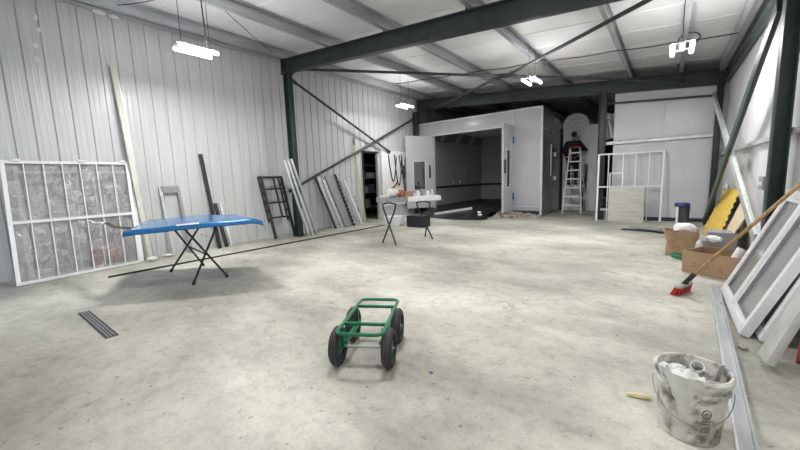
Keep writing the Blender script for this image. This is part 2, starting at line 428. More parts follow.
brace('left wall bracing tube descending from the column head towards the doorway', (-7.98, 5.84, 4.12), (-8.30, 10.25, 2.44), .036, 'frame', 'left wall bracing')
brace('left wall bracing tube rising from the black rack to the far column', (-8.27, 5.72, 1.2), (-8.24, 11.75, 3.82), .036, 'frame', 'left wall bracing')
t = thing('brace_channel', 'dark green right wall brace slanting down from the column head', 'brace', (.98, 12, 0), 'right wall bracing')
MB().bar((.855, 5.74, 3.14), (.755, 11.7, .06), .19, .05, up=(1, 0, 0)).build('channel', 'greenframe', t, bevel=.004)
t = thing('brace_channel', 'pale galvanised right wall brace leaning down towards the boxes', 'brace', (.9, 6.3, 0), 'right wall bracing')
MB().bar((.775, 11.9, 3.2), (.90, 6.1, .50), .16, .05, up=(1, 0, 0)).build('channel', 'galvpale', t, bevel=.004)
MB().bar((.93, 6.3, .62), (.93, 6.0, .44), .22, .012, up=(1, 0, 0)).build('end_plate', 'galvpale', t)
# thin conduit and droppers under the roof
t = thing('conduit', 'thin dark cable strung across under the roof from left to right', 'cable', (-3, 9, 4.3))
pts = []
for i in range(25):
    x = -7.0 + i * (7.9 / 24); pts.append((x, 9.05 + .02 * math.sin(i * 1.3), roofz(x) - .29 - .02 * math.sin(i * 2.1) ** 2))
MB().tube(pts, .011, 6).build('cable', 'hose', t, smooth=True)
MB().tube([V((.17, 9.0, 3.88)) + V((.16 * math.cos(a), 0, .11 * math.sin(a))) for a in [k * PI / 8 for k in range(17)]], .012, 6).build('cable_loop', 'hose', t, smooth=True)

# ------------------------------------------------------------------ lights
LG = 'twin tube led lights'
def lamp(label, x, yc, zc, drop, hang=True, power=190):
    t = thing('ceiling_light', label, 'light', (x, yc, zc), LG)
    MB().bb((x - .04, yc - .31, zc + .03), (x + .04, yc + .31, zc + .07)).build('housing', 'greyplastic', t, bevel=.006)
    for s in (-1, 1):
        MB().cyl((x + s * .125, yc - .29, zc), (x + s * .125, yc + .29, zc), .034, 14).build('led_tube', 'led', t, smooth=True)
        MB().bb((x - .15, yc + s * .22 - .012, zc + .036), (x + .15, yc + s * .22 + .012, zc + .05)).build('bracket', 'greyplastic', t)
        MB().tube([(x, yc + s * .22, zc + .05), (x, yc + s * .22, drop)], .005, 5).build('hanger', 'black', t)
        ld = bpy.data.lights.new('led_glow', 'AREA'); ld.shape = 'RECTANGLE'; ld.size = .06; ld.size_y = .56; ld.energy = power / 2; ld.color = (1, .985, .965)
        lo = bpy.data.objects.new('led_glow', ld); COL.objects.link(lo); lo.parent = t; lo.location = (s * .125, 0, -.038)
    return t
lamp('twin tube light hanging beside the left wall at upper left', -6.25, 2.77, 3.62, 4.66, power=58)
lamp('small twin tube light hanging by the far end of the left wall', -7.0, 9.5, 3.8, 4.70, power=26)
lamp('twin tube light hanging in front of the booth near the bracing hub', -2.68, 8.72, 3.6, 4.37, power=40)
lamp('twin tube light hanging under the roof at upper right', .06, 7.6, 3.36, 4.14, power=34)
lamp('twin tube light of the near bay, over the middle of the floor', -2.4, 2.75, 3.72, 4.35, power=36)
lamp('twin tube light of the near bay, beside the right wall', .25, 1.0, 3.42, 4.12, power=8)
tag(MB().tube(arc((-6.25, 2.95, 3.70), (-6.10, 2.85, 4.60), .12) + [(-6.08, 2.6, 4.50), (-6.12, 2.2, 4.46), (-6.13, 1.2, 4.46)], .012, 6).build('light_cable', 'hose', smooth=True), 'black flex looping down to the light beside the left wall', 'cable')
tag(MB().tube(arc((-6.14, 2.85, 4.60), (-8.1, 2.2, 4.70), .06), .007, 5).build('light_cable', 'hose', smooth=True), 'thin black wire running from the left light towards the wall top', 'cable')
tag(MB().tube(arc((-6.14, 2.9, 4.60), (-8.0, 5.4, 4.66), .04), .007, 5).build('light_cable', 'hose', smooth=True), 'thin black wire running from the left light towards the column head', 'cable')

# ------------------------------------------------------------------ paint booth
B = thing('paint_booth', 'large grey paint spray booth with open doors at the back', 'booth', (-5.85, 15, 0))
BL, BR, BF, BK, BT = -8.38, -3.36, 12.1, 18.3, 3.62
OL, OR_, OT, OS = -7.56, -4.62, 3.12, .20
MB().bb((OR_ + .30, BF, .0), (BR, BF + .08, BT)).build('front_panel', 'booth', B, bevel=.004)
MB().bb((BL, BF, .0), (OL, BF + .08, BT)).build('front_panel', 'booth', B, bevel=.004)
MB().bb((OL + .002, BF, OT), (OR_ + .298, BF + .08, BT)).build('header_panel', 'booth', B, bevel=.004)
f = MB(); f.bb((BL, BF - .015, BT - .035), (BR + .015, BF, BT + .02)); f.bb((BR - .06, BF - .015, 0), (BR + .015, BF, BT - .036)); f.bb((OR_ + .30, BF - .012, .34), (BR - .062, BF, .36)); f.bb((OR_ + .27, BF - .012, OT), (OR_ + .3, BF, BT - .04))
f.build('edge_trim', 'boothtrim', B, bevel=.003)
f = MB(); f.bb((OR_ - .03, BF - .02, OS), (OR_ + .02, BF + .09, OT)); f.bb((OL - .02, BF - .02, OT - .03), (OR_ + .02, BF + .09, OT + .02)); f.bb((OL - .02, BF - .02, OS), (OL + .03, BF + .09, OT)); f.bb((OR_ + .28, BF - .02, OS), (OR_ + .30, BF + .07, OT))
f.build('door_frame', 'boothtrim', B, bevel=.003)
MB().bb((OR_ + .02, BF + .01, 0), (OR_ + .29, BF + .07, OT)).build('hinge_post', 'booth', B)
MB().bb((BL, BF + .08, 0), (BL + .06, BK, BT)).build('side_panel', 'boothin', B)
s = MB(); s.bb((BR - .06, BF + .08, 0), (BR - .01, BK, BT)); s.build('side_panel', 'boothin', B)
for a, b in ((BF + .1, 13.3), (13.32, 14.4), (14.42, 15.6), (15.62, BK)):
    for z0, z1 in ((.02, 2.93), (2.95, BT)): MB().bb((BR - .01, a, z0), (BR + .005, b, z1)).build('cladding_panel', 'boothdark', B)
MB().bb((BL + .06, BK - .06, 0), (BR - .06, BK, BT)).build('rear_panel', 'boothin', B)
MB().bb((BL, BF + .08, BT - .04), (BR, BK, BT)).build('roof_panel', 'boothin', B)
MB().bb((BL + .06, BF - .02, .0), (BR - .06, BK - .06, OS)).build('floor_grating', 'grate', B)
s = MB(); s.bb((BL + .06, 12.6, .96), (BL + .075, BK - .06, 1.06)); s.bb((BL + .06, BK - .075, .96), (BR - .07, BK - .06, 1.06)); s.build('rub_rail', 'black', B)
for yy in (13.2, 14.6, 16.0, 17.4):      # sloping light boxes along the left cornice, switched off
    a = MB().prism([(BL + .06, yy - .62, 3.05), (BL + .40, yy - .62, 3.5), (BL + .06, yy - .62, 3.5)], (0, 1.24, 0)); lb = a.build('light_box', 'boothin', B, bevel=.004)
    q = MB().prism([(BL + .10, yy - .52, 3.09), (BL + .375, yy - .52, 3.455), (BL + .39, yy - .52, 3.44), (BL + .115, yy - .52, 3.075)], (0, 1.04, 0)); q.build('diffuser', 'greyplastic', lb)
for yy in (13.0, 14.1, 15.2, 16.3, 17.4): MB().bb((BL + .4, yy - .05, 3.45), (BR - .1, yy + .05, 3.57)).build('ceiling_rib', 'boothtrim', B)
# small fittings at the far wall foot
for yy in (15.0, 15.7, 17.0): MB().bb((BL + .06, yy - .06, 1.12), (BL + .10, yy + .06, 1.3)).build('wall_fitting', 'white', B)
# left leaf swung out towards us
def leaf(par, hinge, end, z0, z1, name, win=None, handles=()):
    h, e = V((*hinge, 0)), V((*end, 0)); dv = e - h; l = dv.length; dv.normalize(); nv = V((-dv.y, dv.x, 0)); t = .06
    def P(u, zz, off=0): return h + dv * u + nv * off + V((0, 0, zz))
    def slab(mb, u0, u1, a, b, o0=-t / 2, o1=t / 2): mb.prism([P(u0, a, o0), P(u1, a, o0), P(u1, a, o1), P(u0, a, o1)], (0, 0, b - a)); return mb
    mb = MB()
    if win:
        u0, u1, a, b = win
        slab(mb, 0, u0, z0, z1); slab(mb, u1, l, z0, z1); slab(mb, u0, u1, z0, a); slab(mb, u0, u1, b, z1)
    else: slab(mb, 0, l, z0, z1)
    d = mb.build(name, 'booth', par)
    if win:
        g = MB(); slab(g, u0, u1, a, b, -.008, .008); g.build('window_pane', 'doorglass', d)
        g = MB()
        for q in ((u0 - .03, u0, a, b), (u1, u1 + .03, a, b), (u0 - .03, u1 + .03, a - .03, a), (u0 - .03, u1 + .03, b, b + .03)): slab(g, *q, -t / 2 - .008, t / 2 + .008)
        g.build('window_trim', 'boothtrim', d)
    for (u, a, b, m) in handles:
        g = MB(); slab(g, u, u + .05, a, b, -t / 2 - .05, t / 2 + .05); g.build('handle', m, d, bevel=.005)
    return d
leaf(B, (OL, BF - .06), (-8.18, 11.04), .27, 3.09, 'door', (.38, .86, 1.0, 2.1), ((.15, 1.45, 1.95, 'black'), (1.25, 1.45, 1.95, 'black')))
rd = leaf(B, (OR_ + .29, BF - .06), (OR_ + .29, BF - .96), .20, 3.10, 'door', (.35, .62, 1.05, 2.25), ((.78, 1.5, 1.95, 'black'),))
for zz in (.70, 2.62):
    g = MB(); g.bb((OR_ + .26, BF - .13, zz - .11), (OR_ + .345, BF - .02, zz + .11)); g.cyl((OR_ + .30, BF - .125, zz - .15), (OR_ + .30, BF - .125, zz + .15), .022, 10); g.build('hinge', 'bluehinge', B, bevel=.003)
MB().bar((BR + .05, 13.0, 1.35), (BR + .05, 13.0, 2.45), .03, .03).build('side_handle', 'boothtrim', B, bevel=.004)
MB().bb((BR + .006, 13.6, 1.2), (BR + .06, 13.72, 1.35)).build('side_lock', 'white', B)
MB().bb((BR + .006, 13.6, 2.05), (BR + .06, 13.72, 2.2)).build('side_lock', 'white', B)

# grey plant cabinet beside the booth
C = thing('plant_cabinet', 'tall grey plant cabinet behind the man on the ladder', 'cabinet', (-2.65, 15, 0))
MB().bb((-3.30, 14.65, 0), (-2.12, 16.2, 3.14)).build('body', 'white', C, bevel=.01)
f = MB(); f.bb((-3.32, 14.62, 3.11), (-2.10, 14.66, 3.16)); f.bb((-2.14, 14.62, 0), (-2.10, 14.66, 3.11)); f.build('edge_trim', 'boothtrim', C)
MB().bb((-2.62, 14.635, 2.36), (-2.22, 14.65, 2.43)).build('name_plate', 'white', C)
MB().bb((-2.45, 14.635, 1.2), (-2.25, 14.65, 1.27)).build('name_plate', 'white', C)
for i, dx in enumerate((0, .09, .16)): MB().tube([(-2.62 + dx, 14.60, .0), (-2.66 + dx, 14.60, .6), (-2.55 + dx * .6, 14.59, 1.2), (-2.60 + dx, 14.6, 1.75)], .02, 6).build('conduit', 'hose', C, smooth=True)
f = MB(); f.grid(lambda u, v: (-2.88 + .46 * math.cos(PI * u), 14.68 + 1.3 * v, 3.165 + .48 * math.sin(PI * u) + .015 * math.sin(40 * u * v)), 24, 10)
f.bm.faces.new([v for v in f.bm.verts if abs(v.co.y - 14.68) < 1e-4][::1])
tag(f.build('air_duct', 'foil', smooth=True), 'shiny arched duct of clear film on top of the grey cabinet', 'duct')
f = MB(); f.grid(lambda u, v: (-1.60 + .26 * u, 12.3 + .2 * math.sin(6 * u + 4 * v), 2.40 + .75 * v), 8, 12, .004)
tag(f.build('film_roll', 'foil', smooth=True), 'crumpled shiny film hanging behind the column left of the partition', 'plastic sheet')

# rubble and sheets at the booth door
r = MB()
for i in range(170):
    a, b = random.random(), random.random(); x = -4.75 + 1.45 * a; yy = 12.04 - .9 * b * (1 - .4 * abs(a - .5)); hgt = max(0, .20 * (1 - b) * (1 - a * .8)); s_ = random.uniform(.015, .05)
    r.lump((x, yy, hgt + s_ * .4), (s_ * 1.5, s_ * 1.2, s_ * .8), 1, .25)
r.grid(lambda u, v: (-4.8 + 1.5 * u, 12.07 - .9 * v, .002 + .19 * (1 - v) ** 1.4 * (1 - u * .8) + .012 * math.sin(u * 31 + v * 17) * (1 - v)), 14, 10)
tag(r.build('rubble_heap', 'rubble', kind='stuff'), 'low heap of broken concrete in front of the booth pillar', 'rubble', kind='stuff')
for i, (x, yy, lb) in enumerate(((-4.05, 11.35, 'reddish rubble chunk in the middle of the heap by the booth'), (-3.72, 11.42, 'reddish rubble chunk nearest the booth corner'), (-4.3, 11.62, 'reddish rubble chunk by the foot of the open booth door'))):
    tag(MB().lump((x, yy, .05), (.09, .07, .045), 2, .2).build('rubble_chunk', 'brick'), lb, 'rubble', 'reddish chunks')
for x, yy, lb in ((-4.98, 10.80, 'white scrap on the black sheet by the booth sill'), (-5.12, 11.05, 'white scrap further left on the black sheet at the booth sill')):
    tag(MB().lump((x, yy, .20 if yy > 11 else .14), (.08, .07, .04), 2, .25).build('paper_scrap', 'white'), lb, 'scrap')
tag(MB().grid(lambda u, v: (-7.5 + 2.7 * u + .08 * math.sin(9 * v), 12.05 - 1.6 * v + .1 * v * math.sin(7 * u), .012 + .2 * max(0, 1 - v * 1.35) ** .8 + .05 * abs(math.sin(9 * u + 5 * v)) * math.sin(PI * v)), 40, 24, .004).build('plastic_sheet', 'tarp', smooth=True), 'black plastic sheet spread on the floor in front of the booth opening', 'plastic sheet')
tag(MB().bar((-6.9, 11.0, .10), (-5.7, 11.7, .28), .02, .09).build('metal_strip', 'galvpale'), 'pale metal strip lying on the black sheet before the booth', 'strip')

# ------------------------------------------------------------------ step ladder and man
L_ = thing('step_ladder', 'white step ladder with red top in front of the grey cabinet', 'ladder', (-2.67, 13.7, 0))
for s in (-1, 1):
    MB().bar((-2.67 + s * .30, 13.3, .0), (-2.70 + s * .165, 13.78, 2.32), .03, .075, up=(0, 1, 0)).build('front_rail', 'white', L_)
    MB().bar((-2.67 + s * .27, 14.45, .0), (-2.70 + s * .15, 13.86, 2.28), .025, .05, up=(0, 1, 0)).build('rear_rail', 'alu', L_)
for k in range(1, 8):
    u = k / 7.6; hw = .30 - .135 * u; yy = 13.3 + .48 * u; xo = -2.67 - .03 * u
    MB().bb((xo - hw, yy - .045, 2.32 * u - .02), (xo + hw, yy + .045, 2.32 * u + .02)).build('step', 'white', L_)
for zz in (.5, .96, 1.4): 
    u = zz / 2.28; hw = .27 - .1 * u; MB().bar((-2.67 - hw, 14.45 - .59 * u, zz), (-2.66 + hw, 14.45 - .59 * u, zz), .03, .03).build('rear_brace', 'alu', L_)
MB().bb((-2.88, 13.72, 2.31), (-2.52, 13.92, 2.36)).build('top_cap', 'red', L_, bevel=.012)

def skin(name, verts, edges, radii, m, parent, sub=2, root=0):
    me = bpy.data.meshes.new(name); me.from_pydata([V(v) for v in verts], edges, []); o = bpy.data.objects.new(name, me); COL.objects.link(o)
    sm = o.modifiers.new('skin', 'SKIN'); sm.use_smooth_shade = True
    for i, r_ in enumerate(radii):
        d = me.skin_vertices[0].data[i]; d.radius = (r_, r_) if not isinstance(r_, tuple) else r_; d.use_root = (i == root)
    o.modifiers.new('sub', 'SUBSURF').levels = sub
    dg = bpy.context.evaluated_depsgraph_get(); me2 = bpy.data.meshes.new_from_object(o.evaluated_get(dg)); me2.name = name
    bpy.data.objects.remove(o); bpy.data.meshes.remove(me)
    me2.materials.clear(); me2.materials.append(M[m])
    for p in me2.polygons: p.use_smooth = True
    o = bpy.data.objects.new(name, me2); COL.objects.link(o); o.parent = parent
    if parent is not None: me2.transform(world(parent).inverted())
    return o
PX, PY, PZ = -2.84, 14.10, .99        # stands on the rear brace, facing the cabinet
def pp(x, y, z): return V((PX + x * 1.06, PY + y, PZ + z * 1.07))
Pn = thing('person', 'person in dark jacket standing high on the ladder, back to us', 'person', (PX, PY, PZ))
# body skeleton: pelvis, spine, neck, head, arms, legs
bv = [pp(0, 0, .92), pp(0, .0, 1.12), pp(0, .02, 1.34), pp(.01, .04, 1.49), pp(.015, .06, 1.56), pp(.02, .09, 1.66), pp(.02, .09, 1.78),
      pp(-.18, .03, 1.42), pp(-.31, .06, 1.16), pp(-.22, .24, 1.02), pp(-.17, .30, 1.0),
      pp(.19, .03, 1.42), pp(.34, .12, 1.18), pp(.36, .36, 1.20), pp(.37, .43, 1.21),
      pp(-.10, .0, .84), pp(-.12, .03, .48), pp(-.11, -.02, .10), pp(-.11, .10, .03),
      pp(.10, .0, .84), pp(.12, .03, .48), pp(.11, -.02, .10), pp(.11, .10, .03)]
be = [(0, 1), (1, 2), (2, 3), (3, 4), (4, 5), (5, 6), (2, 7), (7, 8), (8, 9), (9, 10), (2, 11), (11, 12), (12, 13), (13, 14), (0, 15), (15, 16), (16, 17), (17, 18), (0, 19), (19, 20), (20, 21), (21, 22)]
br = [.15, .14, .16, .07, .06, (.082, .1), (.07, .085), .07, .05, .036, .034, .07, .05, .036, .034, .095, .065, .045, .04, .095, .065, .045, .04]
body = skin('body', bv, be, br, 'skin', Pn)
jv = [bv[0] + V((0, 0, -.04)), bv[1], bv[2], bv[3] + V((0, 0, -.02)), bv[7], bv[8], bv[9], bv[11], bv[12], bv[13]]
skin('jacket', jv, [(0, 1), (1, 2), (2, 3), (2, 4), (4, 5), (5, 6), (2, 7), (7, 8), (8, 9)], [.20, .20, .205, .095, .11, .085, .06, .11, .085, .06], 'jacket', Pn)
tv = [bv[0], bv[15], bv[16], bv[17], bv[19], bv[20], bv[21]]
skin('trousers', tv, [(0, 1), (1, 2), (2, 3), (0, 4), (4, 5), (5, 6)], [.17, .115, .085, .068, .115, .085, .068], 'trousers', Pn)
for s in (-.11, .11): skin('boot', [pp(s, -.03, .12), pp(s, -.02, .055), pp(s, .08, .045), pp(s, .16, .04)], [(0, 1), (1, 2), (2, 3)], [.06, .055, .052, .042], 'boot', Pn)
skin('hair', [pp(.02, .035, 1.60), pp(.02, .055, 1.73), pp(.02, .08, 1.81)], [(0, 1), (1, 2)], [(.085, .075), (.102, .1), (.085, .085)], 'hair', Pn)
for s in (-1, 1): MB().lump(pp(.02 + s * .098, .09, 1.70), (.014, .026, .034), 2, 0).build('ear', 'skin', Pn, smooth=True)
MB().lump(pp(.02, .195, 1.685), (.016, .022, .026), 2, 0).build('nose', 'skin', Pn, smooth=True)
for s in (-1, 1): MB().lump(pp(.02 + s * .035, .175, 1.715), (.014, .008, .009), 2, 0).build('eye', 'white', Pn, smooth=True)
MB().lump(pp(.02, .178, 1.635), (.026, .008, .008), 2, 0).build('mouth', 'print_', Pn, smooth=True)
for hd, dv in ((bv[10], V((.35, .9, .1))), (bv[14], V((.1, 1, .1)))):
    dv.normalize(); sd = dv.cross(V((0, 0, 1))).normalized()
    for k, ln in enumerate((.07, .085, .08, .06)):
        p0 = hd + sd * (k - 1.5) * .019; skin('finger', [p0, p0 + dv * ln * .55, p0 + dv * ln + V((0, 0, -.02))], [(0, 1), (1, 2)], [.010, .009, .008], 'skin', Pn, 1)
    skin('thumb', [hd - dv * .02 + sd * -.03, hd + sd * -.055 + dv * .02, hd + sd * -.06 + dv * .05], [(0, 1), (1, 2)], [.011, .010, .008], 'skin', Pn, 1)

# ------------------------------------------------------------------ white frame and board by the partition
F = thing('welded_grille', 'white welded metal frame standing against the partition', 'frame', (-.92, 11.9, 0))
def wf(x, z): return V((x, 11.72 + .20 * (x + 1.67) / 1.52 + .06 * z, z * .985))
f = MB()
for x in (-1.67, -.15): f.bar(wf(x, 0), wf(x, 1.97), .05, .04, up=(0, 1, 0))
for zz in (1.96, 1.0): f.bar(wf(-1.67, zz), wf(-.15, zz), .04, .04)
f.build('outer_frame', 'white', F)
for x in (-1.42, -1.07, -.77, -.46): MB().bar(wf(x, 0), wf(x, 1.95), .022, .022, up=(0, 1, 0)).build('upright', 'white', F)
f = MB()
f.bar(wf(-1.37, 1.02), wf(-1.37, 1.40), .03, .03, up=(0, 1, 0)); f.bar(wf(-1.06, 1.02), wf(-1.06, 1.40), .03, .03, up=(0, 1, 0)); f.bar(wf(-1.385, 1.40), wf(-1.045, 1.40), .03, .03); f.build('small_frame', 'white', F)
tag(MB().prism([(-1.36, 11.55, 0), (-.5, 11.55, 0), (-.54, 11.66, .97), (-1.37, 11.66, .97)], (0, .03, 0)).build('board', mat('pale grey board', (.50, .50, .47), .7, 0, .12, 5, .3, 4, stretch=(.4, 1, 5)), bevel=.004), 'pale grey board leaning on the white metal frame', 'board')
for zz, lb in ((.28, 'lower short pale batten behind the white frame at its left'), (.62, 'upper short dark batten behind the white frame at its left')):
    tag(MB().bb((-1.60, 11.9, zz), (-1.28, 11.94, zz + .06)).build('batten', 'galvpale' if zz < .5 else 'grate'), lb, 'batten')
# flat dark pieces on the floor
for i, (p, q, wd, m, lb) in enumerate((((-.85, 9.95), (-.02, 9.75), .16, 'grate', 'dark flat strip lying nearest us on the floor left of the paper bag'), ((-.72, 10.35), (-.1, 10.15), .22, 'glass', 'pale flat pane lying on the floor left of the paper bag'), ((-.55, 10.0), (.05, 9.5), .07, 'black', 'thin black strip lying across the flat pieces left of the paper bag'))):
    tag(MB().bar((*p, .02 + .02 * (i == 2)), (*q, .02 + .02 * (i == 2)), wd, .02 if i != 2 else .015).build('flat_strip', m, bevel=.003), lb, 'strip')

# bin with a dark blue lid
T = thing('bin', 'dark mesh bin with blue lid and pale post', 'bin', (.29, 11.1, 0))
MB().lathe([(.02, .01), (.105, .01), (.115, .5), (.10, .5), (.09, .03), (.02, .03)], (.33, 11.1, 0), 20).build('body', 'bindark', T, smooth=True)
MB().lathe([(.0, .60), (.14, .59), (.155, .56), (.155, .50), (.12, .50), (.0, .50)], (.29, 11.1, 0), 20).build('lid', 'navy', T, smooth=True)
MB().bar((.20, 11.02, 0), (.20, 11.02, .52), .045, .045).build('post', 'white', T, bevel=.004)

# yellow ribbed sheet leaning on the right wall
def ys(u, v):
    b = V((.66, 10.35, .02)).lerp(V((.70, 8.2, .02)), u); t_ = V((1.0, 10.55, .95)).lerp(V((1.0, 8.5, 1.04)), u)
    p = b.lerp(t_, v); return p + V((-.011 * math.sin(u * 140) * math.sin(v * 62), 0, .0)) 
tag(MB().grid(ys, 200, 90, .006).build('ribbed_sheet', 'yellow', smooth=True), 'yellow ribbed plastic sheet leaning against the right wall', 'sheet')
tag(MB().prism([(.74, 7.75, 0), (.74, 8.3, 0), (1.0, 8.35, .80), (1.0, 7.5, .72)], (.02, 0, .01)).build('board', 'beige'), 'beige board leaning just in front of the yellow ribbed sheet', 'board')
s = MB().prism([(.86, 10.9, 0), (.86, 10.45, 0), (1.03, 10.5, 1.06), (1.03, 11.0, 1.06)], (.012, 0, 0)); s = s.build('printed_bag', 'white', bevel=.002)
tag(s, 'white printed sack behind the top of the yellow ribbed sheet', 'sack')
for k, zz in enumerate((.66, .78, .90)): MB().prism([(.86 + .16 * zz / 1.0 - .004, 10.86, zz), (.86 + .16 * zz - .004, 10.6, zz), (.86 + .16 * (zz + .06) - .004, 10.6, zz + .06), (.86 + .16 * (zz + .06) - .004, 10.86, zz + .06)], (.004, 0, 0)).build('printing', 'darkprint', s)
tag(MB().bb((.56, 7.62, 0), (.92, 8.0, .36)).build('plastic_crate', 'greyplastic', bevel=.012), 'grey plastic box standing behind the cardboard box', 'box')
tag(MB().bb((.40, 7.5, 0), (.56, 7.9, .17)).build('small_carton', 'card', bevel=.004), 'small brown carton between the paper bag and the grey box', 'box')
tag(MB().lump((.60, 7.22, .31), (.10, .09, .05), 2, .25).build('paper_wad', 'cloth', smooth=True), 'pale paper wad lying behind the back rim of the cardboard box', 'paper')
tag(MB().cyl((.50, 7.22, 0.0), (.50, 7.22, .27), .05, 12).build('tin', 'greyplastic', smooth=True), 'grey tin hidden behind the cardboard box', 'can')

# brown paper bag with a white sack inside
def bag(u, v):
    a = 2 * PI * u; sx, sy = .19, .14; k = 1 + .12 * v
    c_, s_ = math.cos(a), math.sin(a); p = 4.
    r_ = (abs(c_) ** p + abs(s_) ** p) ** (-1 / p)
    return (.21 + sx * k * r_ * c_ + .015 * math.sin(7 * v + 9 * u), 7.3 + sy * k * r_ * s_, .004 + .41 * v + .02 * math.sin(a * 3) * v)
bg = MB().grid(bag, 40, 12); bmesh.ops.remove_doubles(bg.bm, verts=bg.bm.verts, dist=.001); bg.bb((.06, 7.2, .002), (.36, 7.4, .012))
tag(bg.build('paper_bag', 'paper', smooth=True, sharp=50), 'open brown paper bag standing left of the cardboard box', 'bag')
tag(MB().lump((.24, 7.3, .42), (.155, .12, .12), 3, .10).build('plastic_bag', 'cloth', smooth=True), 'crumpled white plastic bag sticking out of the brown paper bag', 'bag')
hs = [V((.20 + .11 * math.cos(a), 6.86 + .10 * math.sin(a), .02 + .02 * (a // (2 * PI)) + .035 * (math.sin(a * .5) ** 2))) for a in [k * PI / 10 for k in range(64)]]
tag(MB().tube(hs, .013, 7).build('garden_hose', 'greenhose', smooth=True), 'coil of green hose on the floor by the paper bag', 'hose')
tag(MB().lump((.42, 7.02, .16), (.05, .05, .16), 3, .04).build('silver_can', 'alu', smooth=True), 'shiny silver wrap between the paper bag and the cardboard box', 'wrap')

# cardboard box, open
X = thing('cardboard_box', 'open brown cardboard box with small red print on its front', 'box', (.52, 6.35, 0))
A, Bq = V((.20, 6.10, 0)), V((.70, 5.82, 0)); ux = (Bq - A).normalized(); uy = V((-ux.y, ux.x, 0)); wd, dp, hh = .61, .50, .30
def bx(u, v, z_): return A + ux * u + uy * v + V((0, 0, z_))
def side(a, b, th): return MB().prism([bx(*a, 0), bx(*b, 0), bx(*b, hh), bx(*a, hh)], th)
side((0, 0), (wd, 0), uy * .008).build('front_wall', 'card', X); side((0, dp), (wd, dp), uy * -.008).build('back_wall', 'cardin', X)
side((0, .01), (0, dp - .01), ux * .008).build('side_wall', 'card', X); side((wd, .01), (wd, dp - .01), ux * -.008).build('side_wall', 'card', X)
MB().prism([bx(.01, .01, .004), bx(wd - .01, .01, .004), bx(wd - .01, dp - .01, .004), bx(.01, dp - .01, .004)], (0, 0, .008)).build('bottom', 'cardin', X)
MB().prism([bx(.02, dp, hh), bx(wd - .02, dp, hh), bx(wd - .03, dp + .14, hh - .08), bx(.03, dp + .14, hh - .08)], (0, 0, .006)).build('flap', 'card', X)
MB().prism([bx(.0, .02, hh), bx(.0, dp - .02, hh), bx(-.03, dp - .05, hh - .17), bx(-.03, .05, hh - .17)], (-.006, 0, 0)).build('flap', 'card', X)
for u, z_ in ((.14, .10), (.29, .11), (.43, .08)):
    MB().prism([bx(u - .03, -.002, z_), bx(u + .03, -.002, z_), bx(u + .03, -.002, z_ + .012), bx(u - .03, -.002, z_ + .012)], uy * .003).build('printing', 'print_', X)
    MB().prism([bx(u - .018, -.002, z_ + .03), bx(u + .018, -.002, z_ + .03), bx(u, -.002, z_ + .06)], uy * .003).build('printing', 'print_', X)
w = MB(); w.tube([bx(.40, .25, .07), bx(.47, .38, .35)], .05, 14); tag(w.build('paper_roll', 'upvc', smooth=True), 'white roll sticking out of the right end of the cardboard box', 'roll')
w = MB(); w.tube([bx(.47, .48, .04), bx(.50, .52, .36)], .03, 10); tag(w.build('caulk_tube', 'hose', smooth=True), 'black tube sticking out behind the white roll in the cardboard box', 'tube')

# control box on the right wall
K = thing('control_box', 'small grey control box on the right wall left of the column', 'box', (1.0, 6.9, 1.05))
MB().bb((1.0, 6.72, 1.09), (1.06, 7.02, 1.27)).build('housing', 'greyplastic', K, bevel=.006)
MB().tube([(1.04, 6.75, 1.27), (1.045, 6.7, 1.5), (1.045, 6.6, 1.76)], .01, 6).build('conduit', 'galvpale', K)
for k in range(3): MB().bb((.996, 6.76 + .09 * k, 1.15), (1.0, 6.81 + .09 * k, 1.20)).build('button', 'white', K)

# ------------------------------------------------------------------ broom
R = thing('broom', 'push broom with red bristles and long wooden handle', 'broom', (.19, 4.97, 0))
hd = V((.20, 4.99, .13)); tp = V((.99, 4.70, 1.30))
MB().tube([hd + (tp - hd) * .08, tp], .017, 10).build('handle', 'wood', R, smooth=True)
bd = V((.35, .9, 0)).normalized()
hb = MB(); hb.bar(hd - bd * .15 + V((-.01, 0, -.03)), hd + bd * .15 + V((-.01, 0, -.03)), .07, .035); hb.build('head', 'trash', R, bevel=.006)
br_ = MB()
for i in range(15):
    for j in range(3):
        p = hd + bd * (-.145 + .29 * i / 14) + V((.93, -.36, 0)).normalized() * (j - 1) * .024 + V((-.01, 0, -.045)); br_.tube([p, p + V((-.03 + .01 * (j - 1) + random.uniform(-.006, .006), -.01, -.082))], .011, 5)
br_.build('bristles', 'red', R)
MB().tube([hd + V((-.01, -.02, -.02)), hd + (tp - hd) * .1], .026, 10).build('socket', 'black', R, smooth=True)
MB().bar(hd + bd * .09 + V((0, 0, -.02)), hd + (tp - hd) * .16, .014, .014).build('stay', 'black', R)

